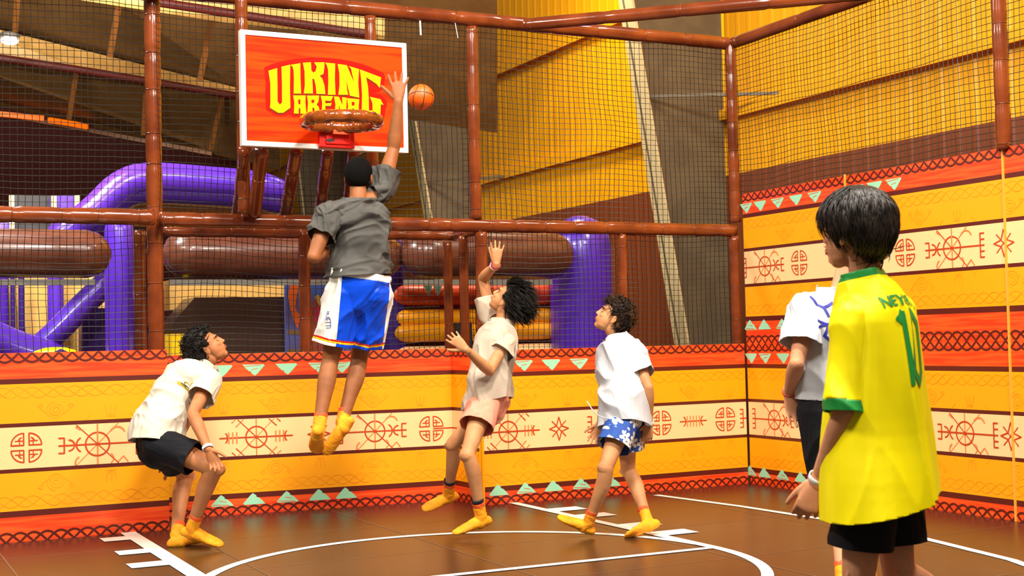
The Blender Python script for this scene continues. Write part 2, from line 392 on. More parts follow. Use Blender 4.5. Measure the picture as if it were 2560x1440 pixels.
# ================================================================== printed barrier panels
PER=1.26
BANDS=[(.0,.171,m_red),(.171,.205,m_mar),(.205,.462,m_org),(.462,.488,m_mar),(.488,.760,m_crm),(.760,.786,m_mar),(.786,1.034,m_org),(1.034,1.074,m_mar),(1.074,1.26,m_red)]
class Panel:
    def __init__(s,P,u0,u1,H,n,th=.05):
        s.P=P;s.u0=u0;s.u1=u1;s.H=H;s.n=n; s.mb=MB(); s.th=th
        k=0
        while k*PER<H-.02:
            for a,b,m in BANDS:
                a2=k*PER+a; b2=min(k*PER+b,H)
                if a2<H: s.q(u0,a2,u1,b2,0,m)
            k+=1
        f=lambda u,t,d: P(u,t)-n*d
        mb=s.mb
        mb.poly([f(u0,0,0),f(u1,0,0),f(u1,0,th),f(u0,0,th)],m_edge)
        mb.poly([f(u0,0,0),f(u0,0,th),f(u0,H,th),f(u0,H,0)],m_org)
        mb.poly([f(u1,0,0),f(u1,H,0),f(u1,H,th),f(u1,0,th)],m_org)
        mb.poly([f(u0,0,th),f(u1,0,th),f(u1,H,th),f(u0,H,th)],m_mar)
    def pt(s,u,t,l): return s.P(u,t)+s.n*(.0006*l)
    def q(s,a,b,c,d,l,m): s.mb.poly([s.pt(a,b,l),s.pt(c,b,l),s.pt(c,d,l),s.pt(a,d,l)],m)
    def st(s,pts,w,m,l=3,t0=0,t1=99,ua=None,ub=None):
        t1=min(t1,s.H); ua=s.u0 if ua is None else ua; ub=s.u1 if ub is None else ub
        for i in range(len(pts)-1):
            (x0,y0),(x1,y1)=pts[i],pts[i+1]; A=0;B=1;dx=x1-x0;dy=y1-y0;ok=True
            for p_,q_ in ((-dx,x0-ua),(dx,ub-x0),(-dy,y0-t0),(dy,t1-y0)):
                if abs(p_)<1e-9:
                    if q_<0: ok=False
                else:
                    r_=q_/p_
                    if p_<0: A=max(A,r_)
                    else: B=min(B,r_)
            s.cn=(getattr(s,'cn',0)+1)%41
            if not ok or A>=B: continue
            a=(x0+A*dx,y0+A*dy);b=(x0+B*dx,y0+B*dy); L=math.hypot(b[0]-a[0],b[1]-a[1])
            if L<1e-5: continue
            nx=-(b[1]-a[1])/L*w/2; ny=(b[0]-a[0])/L*w/2; ex=(b[0]-a[0])/L*w*.22; ey=(b[1]-a[1])/L*w*.22
            c=lambda p:(min(max(p[0],ua),ub),min(max(p[1],t0),t1))
            s.mb.poly([s.pt(*c(p_),l+s.cn*.06) for p_ in ((a[0]+nx-ex,a[1]+ny-ey),(b[0]+nx+ex,b[1]+ny+ey),(b[0]-nx+ex,b[1]-ny+ey),(a[0]-nx-ex,a[1]-ny-ey))],m)
    def wave(s,tc,A,per,ph,w,m,l,t0,t1):
        n=int((s.u1-s.u0)/.018); s.st([(s.u0+(s.u1-s.u0)*i/n,tc+A*math.sin(2*math.pi*((s.u0+(s.u1-s.u0)*i/n)/per+ph))) for i in range(n+1)],w,m,l,t0,t1)
    def braids(s):
        k=0
        while k*PER<s.H-.02:
            b=k*PER
            for ph in (0,.25,.5,.75):
                s.wave(b,.062,.34,ph,.014,m_mar,2,b,b+.1)
                if b+PER<=s.H-.2: s.wave(b+PER,.062,.34,ph,.014,m_mar,2,b+PER-.1,b+PER)
                else: s.wave(s.H+.004,.062,.34,ph,.014,m_mar,2,s.H-.1,s.H)
            for tc in (.262,.975):
                for ph in (0,.333,.667): s.wave(b+tc,.036,.27,ph,.005,m_fnt,1,0,99)
            k+=1
    def tri(s,u,t,up,v=0):
        # roughly cut triangle with notches, 0.165 wide, 0.08 high
        sh=[(-.084,0),(.076,0),(.084,.010),(.030,.068),(.010,.084),(-.016,.066),(-.018,.054),(-.034,.050),(-.058,.030)]
        sg=-1 if up else 1
        s.mb.poly([s.pt(u+x*(1 if not up else -1)*.98,t+y*sg,3) for x,y in sh],m_mint)
        if v%2==0:
            s.st([(u-.07,t+.014*sg),(u+.05,t+.006*sg)],.004,m_red,4); s.st([(u-.02,t+.040*sg),(u+.03,t+.030*sg)],.004,m_red,4)
    def arc(s,u,t,r,a0,a1,w,m,l=3,**k):
        n=max(6,int(abs(a1-a0)/12)); s.st([(u+r*math.cos(math.radians(a0+(a1-a0)*i/n)),t-r*math.sin(math.radians(a0+(a1-a0)*i/n))) for i in range(n+1)],w,m,l,**k)
    def wheel(s,u,b,kind,fl=1):
        t=b+.624; a=b+.489; c=b+.759; K=dict(t0=a,t1=c); w=.0105
        s.arc(u,t,.078,0,360,w,m_rust,**K)
        s.st([(u,a),(u,c)],w*.9,m_rust2,2,**K); s.st([(u-.2,t-.2),(u+.2,t+.2)],w,m_rust,4,**K); s.st([(u-.2,t+.2),(u+.2,t-.2)],w*.9,m_rust2,2,**K)
        s.arc(u,t,.004,0,360,.014,m_rust,5)
        if kind==2:
            s.st([(u-.27,t),(u+.27,t)],w,m_rust,3,**K)
            for g in (-1,1):
                for x in (.145,.174,.203): s.st([(u+g*x,t-.04),(u+g*x,t+.04)],w*.9,m_rust2,3,**K)
                s.arc(u+g*.275,t,.062,90 if g>0 else 90,270 if g>0 else -90,w,m_rust,3,t0=t-.038,t1=t+.038)
                for q_ in (.115,.145):
                    for h in (-1,1):
                        s.st([(u+g*q_-.035,t+h*q_-.035*h*g*-1 if False else t+h*q_+.035*g*h),(u+g*q_+.035,t+h*q_-.035*g*h)] if False else [(u+g*q_-.035,t+h*q_+.035*(g*h)),(u+g*q_+.035,t+h*q_-.035*(g*h))],w*.85,m_rust2 if g*h>0 else m_rust,3,**K)
        else:
            f=fl
            s.st([(u-f*.29,t),(u+f*.25,t)],w,m_rust,3,**K)
            s.arc(u+f*.185,t,.036,90 if f>0 else 90,270 if f>0 else -90,w,m_rust) ; s.st([(u+f*.148,t-.014),(u+f*.148,t+.014)],w*.8,m_rust2)
            s.arc(u+f*.085,t,.052,-60 if f>0 else 120,60 if f>0 else 240,w,m_rust)
            s.st([(u+f*.25,t-.05),(u+f*.215,t-.05),(u+f*.215,t+.05),(u+f*.25,t+.05)],w,m_rust)
            s.st([(u-f*.29,t-.08),(u-f*.255,t-.08),(u-f*.255,t+.08),(u-f*.29,t+.08)],w,m_rust)
            for q_ in (-.04,.04): s.st([(u-f*.29,t+q_),(u-f*.258,t+q_)],w,m_rust)
            s.arc(u+.13,t-.06,.05,20,150,w,m_rust2,3,**K); s.arc(u-.10,t+.12,.045,120,230,w,m_rust2,3,**K)
            s.st([(u+.13,t+.13),(u+.17,t+.09),(u+.2,t+.13)],w*.8,m_rust2,3,**K); s.st([(u-.14,t-.12),(u-.11,t-.10)],w,m_rust2,3,**K)
            s.arc(u+.07,t+.10,.035,-60,60,w*.8,m_rust2,3,**K)
    def shield(s,u,b):
        t=b+.624; w=.009; g=.017; r=.095
        for sx in (-1,1):
            for sy in (-1,1):
                p=[(u+sx*g,t+sy*g)]+[(u+sx*(g+(r-g)*math.cos(a*math.pi/16)),t+sy*(g+(r-g)*math.sin(a*math.pi/16))) for a in range(9)]+[(u+sx*g,t+sy*g)]
                s.st(p,w,m_rust)
                s.st([(u+sx*g,t+sy*.045),(u+sx*.07,t+sy*.045)],w*.8,m_rust); s.st([(u+sx*.042,t+sy*g),(u+sx*.042,t+sy*.065)],w*.7,m_rust); s.st([(u+sx*.05,t+sy*.052),(u+sx*.03,t+sy*.068)],w*.8,m_rust)
    def star(s,u,b):
        t=b+.624;w=.0095
        p=[(0,-.09),(.022,-.022),(.085,0),(.022,.022),(0,.09),(-.022,.022),(-.085,0),(-.022,-.022),(0,-.09)]
        s.st([(u+x,t+y) for x,y in p],w,m_rust); s.st([(u-.06,t-.06),(u+.06,t+.06)],w,m_rust); s.st([(u-.06,t+.06),(u+.06,t-.06)],w*.9,m_rust)
    def fish(s,u,b):
        t=b+.624;w=.0095; s.st([(u-.13,t),(u+.13,t)],w,m_rust)
        for x in (-.06,-.03,0,.03,.06): s.st([(u+x,t-.042),(u+x,t+.042)],w*.9,m_rust2)
        for g in (-1,1): s.arc(u+g*.125,t,.05,90 if g>0 else 90,270 if g>0 else -90,w,m_rust,3,t0=t-.04,t1=t+.04)
    def comb(s,u,b,f=1):
        t=b+.624;w=.0095
        s.st([(u-f*.03,t),(u+f*.2,t)],w,m_rust); s.st([(u-f*.03,t-.075),(u,t-.075),(u,t+.075),(u-f*.03,t+.075)],w,m_rust)
        for q_ in (-.037,.037): s.st([(u-f*.03,t+q_),(u,t+q_)],w,m_rust)
    def swirl(s,u,b):
        for t,sy in ((b+.388,1),(b+.858,-1)):
            p=[(u+(.008+.0105*a/10)*math.cos(a*.35)*1.05,t+sy*(.008+.0105*a/10)*math.sin(a*.35)) for a in range(50)]
            s.st(p,.005,m_fnt,1)
            for g in (-1,1):
                s.st([(u+g*.05,t+sy*.02),(u+g*.085,t-sy*.005),(u+g*.115,t-sy*.035),(u+g*.09,t-sy*.045),(u+g*.082,t-sy*.03),(u+g*.098,t-sy*.02)],.005,m_fnt,1)
    def crown(s,u,b):
        for t,sy in ((b+.40,1),(b+.845,-1)):
            s.arc(u,t-.0*sy,.032,180 if sy>0 else 0,360 if sy>0 else 180,.005,m_fnt,1); s.st([(u,t-sy*.03),(u,t+sy*.045)],.005,m_fnt,1)
            s.st([(u-.03,t+sy*.04),(u+.03,t+sy*.04)],.005,m_fnt,1)
            for x in (-.032,.032): s.st([(u+x,t),(u+x,t-sy*.03)],.005,m_fnt,1)
            for g in (-1,1): s.st([(u+g*.16,t+sy*.055),(u+g*.13,t+sy*.025)],.005,m_fnt,1)
def bpan(Y,x0,x1,H,nm,items,name='barrier_panel'):
    P=Panel(lambda u,t:V3((u,Y,H-t)),x0,x1,H,V3((0,-1,0)),.018); P.braids(); return P,nm
GP='printed plank-pattern barrier panels'
def fin(P,label):
    o=P.mb.build('barrier_panel',tri=True); return tagp(o,label,'wall panel',GP)
# A: left panel, nearer
YAp=9.33; P,_=bpan(YAp,-1.6,1.99,1.235,'',[])
ux=lambda px,py=1110: on_y(px,py,YAp).x
P.shield(ux(66,1118),0); P.wheel(ux(244,1115),0,1,-1); P.wheel(ux(244)-1.1,0,2); P.star(ux(425),0)
for q_ in (140,-120): P.swirl(ux(q_),0)
P.crown(ux(278),0)
fin(P,'leftmost low printed panel, standing forward of the others at the left picture edge')
# B: recessed panel behind jumping player
P=Panel(lambda u,t:V3((u,9.90-(u-2.0)*.10,1.19-t)),2.0,4.28,1.19,V3((0,-1,0))); P.braids()
ub=lambda px,py=1090: on_y(px,py,9.78).x
for q_ in (559,638,718,797,850): P.tri(ub(q_,925),.083,False,int(q_/79))
for q_ in (562,640,722,800,864): P.tri(ub(q_,1255),1.19-.066,True,int(q_/79)+1)
P.wheel(ub(645),0,2); P.star(ub(797),0); P.wheel(ub(932,1080),0,1,1)
P.shield(ub(1067,1075),0); P.comb(ub(1130),0,-1)
P.swirl(ub(692),0); P.swirl(ub(930),0); P.crown(ub(566),0); P.crown(ub(1042),0); P.crown(ub(800),0)
fin(P,'recessed low printed panel behind the jumping player')
# side return of the recess
P=Panel(lambda u,t:V3((4.28+.05*(u),9.67-u,1.19-t)),0,.445,1.19,V3((-1,-.05,0)).normalized(),.012); P.braids(); P.comb(.2,0,-1); P.crown(.3,0)
fin(P,'narrow printed panel forming the side of the recess, behind the boy in pink shorts')
# C: right back panel
YC=9.20; P,_=bpan(YC,4.33,RX-.01,1.17,'',[])
uc=lambda px,py=1060: on_y(px,py,YC).x
for i,q_ in enumerate((1308,1377,1447,1516)): P.tri(uc(q_,910),.083,False,i)
for i,q_ in enumerate((1247,1316,1385,1455,1530)): P.tri(uc(q_,1225),1.17-.066,True,i+1)
P.wheel(uc(1270,1070),0,2); P.star(uc(1397,1060),0); P.wheel(uc(1548),0,1,1); P.shield(uc(1652,1050),0); P.fish(uc(1733,1048),0); P.shield(uc(1813,1043),0); P.comb(uc(1858),0,1)
P.mb.box((4.316,9.199,0),(4.329,9.29,1.17),m_org)
for q_ in (1310,1502,1728): P.swirl(uc(q_,980),0)
for q_ in (1418,1605,1824): P.crown(uc(q_,990),0)
fin(P,'long low printed panel behind the two boys in tan and white shirts')
# right wall, tall
for (y0,y1,lab,its) in ((9.18,7.885,'tall printed panel nearest the corner on the right wall',1),(7.875,6.345,'tall printed panel in the middle of the right wall, behind the yellow shirt',2),(6.335,4.3,'tall printed panel at the right picture edge',3)):
    P=Panel(lambda u,t:V3((RX,-u,2.43-t)),-y0,-y1,2.43,V3((-1,0,0))); P.braids()
    uw=lambda px,py: -on_x(px,py,RX).y
    if its==1:
        for i,q_ in enumerate((1865,1900,1944,1990,2037)): P.tri(uw(q_,510),.083,False,i)
        for i,q_ in enumerate((1877,1912,1957,2003,2050)):
            P.tri(uw(q_,815),1.145,True,i); P.tri(uw(q_,878),1.26+.083,False,i+1); P.tri(uw(q_,1180),2.43-.066,True,i)
        for b,o_ in ((0,0),(PER,12)): P.wheel(uw(1912+o_,650),b,1,1); P.shield(uw(1998+o_,640),b); P.wheel(uw(2132+o_,640),b,2); P.swirl(uw(1962+o_,590),b); P.crown(uw(2030+o_,590),b)
    if its==2:
        for i,q_ in enumerate((2140,2186,2234)): P.tri(uw(q_,460),.083,False,i)
        for b,o_ in ((0,0),(PER,16)): P.wheel(uw(2132+o_,640),b,2); P.shield(uw(2263,625),b); P.wheel(uw(2380+o_,610),b,1,-1); P.swirl(uw(2300+o_,560),b); P.crown(uw(2392+o_,540),b); P.star(-6.36,b)
    if its==3:
        for b in (0,PER): P.star(-6.36,b); P.swirl(-6.3,b); P.wheel(-5.8,b,2)
    fin(P,lab)
# light seams between tall panels
for yy,lab in ((7.88,'thin pale seam strip behind the dark-haired heads on the right wall'),(6.34,'thin amber seam strip on the right wall near the picture edge')):
    q=MB(); q.box((RX-.012,yy-.006,0.0),(RX+.0,yy+.006,2.44),mat('seam_amber',(246,168,60),.4)); tagp(q.build('seam_strip'),lab,'trim')
# ================================================================== inflatables and frames beyond the net
def infl(name,parts,label,cat='inflatable',group=None,off=None):
    off=V3(off) if off is not None else V3((0,0,0)); q=MB()
    for (vs,fs),m in parts: q.add(vs,fs,m)
    o=q.build(name,smooth=True); o.location=off; return tagp(o,label,cat,group)
def tube(pts,r,n=4,seg=24): return limb([(V3(p),r if not isinstance(r,(list,tuple)) else r[i]) for i,p in enumerate(pts)],n,seg)
def ybox(x0,y0,x1,y1,Y,th,m,q):
    a=on_y(x0,y1,Y);b=on_y(x1,y0,Y); q.box((a.x,Y,a.z if y1<880 else 0),(b.x,Y+th,b.z),m)
GI='purple columns of the inflatable course'
def vcol(x0,x1,Y,z1,label,m=m_purple):
    a=on_y(x0,750,Y).x;b=on_y(x1,750,Y).x; r=(b-a)/2
    infl('inflatable_column',[(tube([(0,0,.1),(0,0,z1*.5),(0,0,z1-r*.6)],r),m)],label,group=GI,off=((a+b)/2,Y,0))
vcol(262,336,12.7,2.42,'tall glossy purple inflatable column right of the large left brown roll')
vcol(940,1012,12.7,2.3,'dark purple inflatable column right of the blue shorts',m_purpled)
vcol(1384,1522,12.4,2.42,'widest glossy purple inflatable column, left of the boy in floral shorts')
# arch tube
Y=13.1
a=[on_y(150,590,Y),on_y(235,525,Y),on_y(300,468,Y),on_y(365,445,Y),on_y(520,452,Y),on_y(640,462,Y),on_y(690,472,Y)]
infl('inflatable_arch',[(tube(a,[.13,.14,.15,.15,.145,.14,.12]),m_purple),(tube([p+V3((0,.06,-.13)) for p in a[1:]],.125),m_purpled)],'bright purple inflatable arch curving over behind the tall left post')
q=MB(); ybox(330,500,715,560,13.3,.3,m_tan,q); tagp(q.build('inflatable_wall'),'tan inflatable wall strip beneath the purple arch','inflatable')
GL='brown inflatable rolls'
def roll(x0,x1,y0,y1,Y,label,off=0,bulge=.9):
    a=on_y(x0,(y0+y1)/2,Y);b=on_y(x1,(y0+y1)/2,Y); r=(on_y(x1,y0,Y).z-on_y(x1,y1,Y).z)/2
    b.z=a.z; c=(a+b)/2; infl('inflatable_roll',[(tube([a-c+V3((r*.9,0,0)),(a-c)*.3,(b-c)*.3,b-c-V3((r,0,0))],r),m_log)],label,group=GL,off=c)
roll(-160,278,572,692,11.9,'glossy brown inflatable roll with bright highlights at the left picture edge')
roll(412,1004,577,694,12.2,'long brown inflatable roll behind the jumping player')
roll(1010,1428,577,694,12.0,'dark brown inflatable roll behind the raised hand of the boy in pink shorts')
# grey net frames under the rolls
GF='grey frames under the brown rolls'
def frame(x0,x1,label,Y=11.7,left=True,right=True):
    q=MB(); a=on_y(x0,706,Y);b=on_y(x1,706,Y); z=(a.z+b.z)/2
    root=empty('net_frame',(a.x,Y,0),label,'frame',GF)
    def bar(nm,p,s,w=.05):
        m_=MB(); m_.bar(V3(p),V3(s),w,w,m_grey); m_.build(nm,root)
    bar('top_bar',(0,0,z),(b.x-a.x,0,z))
    if left: bar('upright',(0,0,0),(0,0,z-.02))
    if right: bar('upright',(b.x-a.x,0,0),(b.x-a.x,0,z-.02))
frame(-150,238,'grey frame with square opening at the lower left, before the purple slide',left=False)
frame(424,930,'grey frame around the dark brown block behind the crouching boy',right=False)
frame(1010,1378,'grey frame round the striped inflatable cushions behind the boy in pink shorts')
# left opening: purple slide, tan wall, yellow arch
q=MB(); ybox(-60,690,262,905,14.2,.3,m_tan,q); tagp(q.build('inflatable_wall'),'tan inflatable wall seen between purple posts at the lower left','inflatable')
GP2='purple posts of the slide'
for x0,x1,lab in ((-60,22,'bright purple slide post at the left picture edge'),(26,38,'thin dark purple slide post'),(46,62,'narrow purple slide post next to the tan wall'),(118,160,'wide purple slide post crossing the tan wall')):
    a=on_y(x0,760,13.9);b=on_y(x1,760,13.9); r=(b.x-a.x)/2
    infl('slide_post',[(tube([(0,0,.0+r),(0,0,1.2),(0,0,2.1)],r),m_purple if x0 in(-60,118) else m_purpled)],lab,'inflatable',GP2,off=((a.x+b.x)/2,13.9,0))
infl('slide_rail',[(tube([on_y(20,930,13.4),on_y(120,850,13.4),on_y(200,770,13.4),on_y(262,710,13.4)],.12),m_purple)],'purple inflatable slide rail running diagonally at the lower left')
infl('slide_cushion',[(tube([on_y(-30,850,13.2),on_y(40,880,13.2),on_y(110,900,13.2)],.2),m_purple)],'shiny crumpled purple cushion at the lower left corner of the opening')
q=MB(); ybox(205,770,262,905,13.6,.2,m_purpled,q); tagp(q.build('inflatable_wall'),'dark purple slide panel right of the tan wall','inflatable')
a=on_y(60,905,12.9); b=on_y(215,905,12.9); 
infl('inflatable_arch',[(tube([(a.x+.03,12.9,.3),(a.x+.04,12.9,1.0),(a.x+.14,12.9,1.17),(b.x-.14,12.9,1.17),(b.x-.03,12.9,1.0),(b.x-.02,12.9,.3)],.085),m_yel)],'yellow inflatable arch low at the left above the red panel')
c=on_y(152,890,12.6); infl('inflatable_dome',[(ball(V3((0,0,0)),(V3((.21,0,0)),V3((0,.2,0)),V3((0,0,.64)))),mat('infl_navy',(44,30,92),.25,coat=.4))],'dark navy rounded inflatable in front of the yellow arch',off=(c.x,12.6,.62))
q=MB(); ybox(-40,520,30,905,15,.3,m_purple,q); tagp(q.build('inflatable_tower'),'purple inflatable tower top at the far left edge above the brown roll','inflatable')
q=MB(); ybox(134,490,190,905,15,.3,m_purple,q); tagp(q.build('inflatable_tower'),'purple inflatable tower between pale posts above the brown roll','inflatable')
q=MB(); ybox(30,490,134,905,15.35,.2,mat('infl_black',(30,26,36),.5),q); tagp(q.build('inflatable_tower'),'dark tower section between two pale posts at the far left','inflatable')
for x0,lab in ((24,'leftmost pale post above the brown roll'),(130,'pale post left of the far purple tower'),(188,'pale post right of the far purple tower')):
    a=on_y(x0,600,14.9); q=MB(); q.box((a.x,14.9,0),(a.x+.05,14.95,on_y(x0,488,14.9).z),m_flange); tagp(q.build('tower_post'),lab,'post','pale posts of the far tower')
# middle opening
q=MB(); ybox(424,700,722,775,13.6,.3,m_tan,q); tagp(q.build('inflatable_wall'),'ochre inflatable wall strip above the dark brown block','inflatable')
q=MB(); a=on_y(432,890,13.0);b=on_y(716,742,13.0); m_blk=mat('block_brown',(58,36,26),.35,coat=.3)
q.slab([(a.x,13,0),(b.x,13,0),(b.x,13,b.z),(a.x+.22,13,b.z),(a.x,13,b.z-.25)],-.5,m_blk); tagp(q.build('padded_block'),'large dark brown padded block behind the crouching boy','block')
q=MB(); ybox(430,834,463,905,12.4,.3,m_yel,q); tagp(q.build('padded_block'),'small bright yellow padded block behind the hair of the crouching boy','block')
# printed mural
m_blu=mat('mural_blue',(64,92,170),.5,rgb2=(92,80,130),scale=4); m_or=mat('mural_orange',(226,98,24),.5)
q=MB(); Y=12.9; ybox(716,700,948,905,Y,.05,m_blu,q)
def mp(pts,m,l=1): q.poly([on_y(x,y,Y-.002*l) for x,y in pts],m)
mp([(724,712),(750,708),(742,740),(738,770),(752,792),(744,822),(734,800),(726,770),(720,740)],m_or,1)
mp([(748,720),(764,728),(770,760),(752,768)],mat('mural_brown',(120,84,50),.5),2)
mp([(786,742),(812,738),(820,800),(800,905),(776,905),(776,790)],mat('mural_rust',(150,60,34),.5),1)
mp([(789,770),(798,766),(802,800),(794,812),(787,800)],mat('mural_pink',(206,40,80),.5),2)
mp([(786,742),(796,736),(806,760),(798,764)],mat('mural_gold',(196,150,70),.5),2)
mp([(718,824),(752,826),(752,838),(718,836)],mat('mural_brown',(120,84,50),.5),1); mp([(718,872),(752,874),(752,886),(718,884)],mat('mural_brown',(120,84,50),.5),1)
tagp(q.build('mural_panel',tri=True),'blue and orange printed mural panel behind the post left of the blue shorts','mural')
# striped cushions
GC='striped inflatable cushions'
for y0,y1,m,lab in ((712,762,m_red,'red striped inflatable cushion, topmost of the stack behind the boy in pink shorts'),(772,812,m_org,'upper amber inflatable cushion of the striped stack'),(806,852,m_org,'lower amber inflatable cushion of the striped stack'),(862,905,m_crm,'cream inflatable cushion low in the striped stack')):
    Y=12.6; a=on_y(1000,(y0+y1)/2,Y);b=on_y(1375,(y0+y1)/2,Y); r=(on_y(1180,y0,Y).z-on_y(1180,y1,Y).z)/2*1.0
    c=(a+b)/2; b.z=a.z=c.z; parts=[(tube([a-c,(a-c)*.3,(b-c)*.3,b-c],r),m)]
    if m is m_red:
        for px in (1060,1084,1262,1284):
            p=on_y(px,722,Y)-c; parts.append((([p+V3((-.05,-r*1.01,.03)),p+V3((.05,-r*1.01,.03)),p+V3((.01,-r*1.02,-.09))],[(0,1,2)]),m_mint))
    infl('inflatable_cushion',parts,lab,'inflatable',GC,off=c)
q=MB(); ybox(1000,700,1380,905,12.85,.2,m_mar,q); tagp(q.build('cushion_backing'),'dark maroon backing wall behind the striped cushions','inflatable')
q=MB(); ybox(1142,806,1180,905,12.2,.1,mat('door_black',(24,22,22),.5),q); tagp(q.build('black_post'),'black padded post with white cap behind the three close posts','post')
# ================================================================== backboard, hoop and ball
BBY=8.62
def W(px,py,l=0): return on_y(px,py,BBY-.0012*l)
c0=W(600,75);c1=W(1020,380); bx0,bx1=c0.x,c1.x; bz0,bz1=W(604,365).z,W(600,75).z
bz1=(W(600,75).z+W(1017,108).z)/2; bz0=(W(604,366).z+W(1022,380).z)/2
bc=V3(((bx0+bx1)/2,BBY,bz0))
board=empty('backboard',bc,'orange-red basketball backboard with yellow lettering, held above the court','backboard')
m_bred=mat('board_orange',(255,64,0),.6,spec=.08,rgb2=(216,36,0),scale=3.2,stretch=(.45,1,7),coat=.0,detail=2,lo=.42,hi=.62)
q=MB(); q.box((bx0+.01-bc.x,.0,.01),(bx1-.01-bc.x,.035,bz1-bz0-.01),m_bred); q.build('board',board)
q=MB(); t=.032
for lo,hi in (((bx0,BBY-.008,bz0),(bx1,BBY+.045,bz0+t)),((bx0,BBY-.008,bz1-t),(bx1,BBY+.045,bz1)),((bx0,BBY-.008,bz0+t),(bx0+t,BBY+.045,bz1-t)),((bx1-t,BBY-.008,bz0+t),(bx1,BBY+.045,bz1-t))):
    q.box(tuple(V3(lo)-bc),tuple(V3(hi)-bc),m_white)
q.build('white_frame',board)
# steel brackets from frame to board
for x in (bx0+.2,bx1-.2):
    for z in (bz0+.06,bz1-.1):
        q=MB(); q.bar(V3((x,BBY+.03,z))-bc,V3((x,9.24,z))-bc,.03,.03,m_pipe); q.build('bracket_arm',board)
def BP(x,y,l): return W(640+x/5.144,120+y/5.144,l)-bc
m_lred=mat('logo_red',(206,14,2),.6,spec=.08); m_lyel=mat('logo_yellow',(255,206,0),.6,spec=.08); m_lsh=mat('logo_shadow',(110,44,10),.6,spec=.08)
q=MB()
q.poly([BP(x,y,1) for x,y in [(105,250),(200,208),(330,170),(500,140),(700,122),(900,125),(1080,142),(1200,165),(1340,200),(1450,235),(1640,320),(1660,370),(1650,450),(1625,530),(1570,565),(1500,585),(1600,598),(1680,680),(1684,730),(1665,790),(1650,900),(1610,945),(1480,915),(1300,900),(700,882),(480,888),(430,855),(390,865),(330,872),(250,862),(130,795),(118,620),(124,450)]],m_lred)
LT=[[(160,292),(272,258),(276,480),(277,690),(308,728),(335,700),(334,460),(328,240),(440,215),(436,500),(442,768),(350,832),(285,832),(180,768),(186,700),(184,450)],
[(442,218),(570,195),(572,400),(580,585),(485,585),(488,400),(484,290),(470,240)],
[(603,190),(706,183),(712,290),(738,316),(766,300),(782,240),(748,185),(880,183),(880,230),(868,330),(818,358),(852,392),(880,480),(892,592),(778,588),(768,480),(748,398),(724,395),(728,480),(732,585),(615,583),(628,480),(625,300)],
[(890,188),(1018,200),(1014,400),(1022,600),(925,600),(930,450),(928,280),(912,222)],
[(1050,205),(1168,222),(1262,450),(1222,262),(1190,232),(1325,272),(1314,450),(1328,638),(1208,612),(1158,400),(1175,560),(1187,600),(1060,600),(1074,480),(1072,320)],
[(1335,275),(1608,378),(1592,512),(1550,462),(1490,420),(1416,375),(1440,500),(1450,650),(1452,805),(1500,805),(1498,710),(1465,628),(1600,658),(1640,732),(1604,722),(1600,850),(1618,905),(1560,880),(1480,852),(1360,832),(1364,600),(1352,400)],
[(478,610),(638,610),(634,700),(648,845),(572,843),(570,775),(548,775),(548,843),(488,840),(494,700)],
[(655,612),(812,612),(802,690),(778,728),(808,760),(822,845),(756,845),(750,770),(724,765),(728,845),(660,845),(670,700)],
[(832,615),(990,620),(965,680),(890,674),(892,714),(972,706),(960,745),(892,742),(892,790),(985,790),(975,840),(845,840),(852,700)],
[(1003,622),(1068,628),(1112,740),(1108,632),(1165,640),(1160,840),(1100,840),(1062,720),(1072,840),(1015,840),(1022,720)],
[(1170,645),(1328,660),(1320,740),(1324,840),(1266,840),(1262,778),(1238,778),(1238,840),(1180,840),(1184,740)]]
for L_ in LT: q.poly([BP(x+1,y+22,2) for i_,(x,y) in enumerate(L_)],m_lsh)
for L_ in LT: q.poly([BP(x,y,3) for x,y in L_],m_lyel)
for h in ([(542,662),(572,662),(572,722),(546,722)],[(712,664),(752,664),(746,706),(716,708)],[(1230,692),(1270,696),(1266,740),(1232,738)]): q.poly([BP(x,y,4) for x,y in h],m_lred)
q.build('lettering',board,tri=True)
# hoop bracket
m_hr=mat('hoop_red',(228,20,10),.32,coat=.3)
hoop=empty('hoop',W(852,350),'wrapped brown hoop on a red bracket below the lettering','hoop'); ho=hoop.location.copy()
rc=on_y(854,304,BBY-.31); rc.z+=.0
q=MB(); a=W(792,330);b=W(888,374); q.box((a.x-ho.x,-.05,b.z-ho.z),(b.x-ho.x-.02,0,a.z-ho.z),m_hr)
q.box((W(808,350).x-ho.x,-.012-.05,W(838,364).z-ho.z),(W(868,350).x-ho.x,-.05,W(838,338).z-ho.z),m_hr); 
o=q.build('bracket',hoop); bv=o.modifiers.new('b','BEVEL'); bv.width=.008; bv.segments=3
q=MB(); q.slab([V3((W(815,0).x,BBY-.05,a.z+.01))-ho,V3((W(862,0).x,BBY-.05,a.z+.01))-ho,V3((W(862,0).x,rc.y+.2,rc.z-.02))-ho,V3((W(815,0).x,rc.y+.2,rc.z-.02))-ho],.03,mat('hoop_orange',(248,82,40),.4)); q.build('rim_plate',hoop)
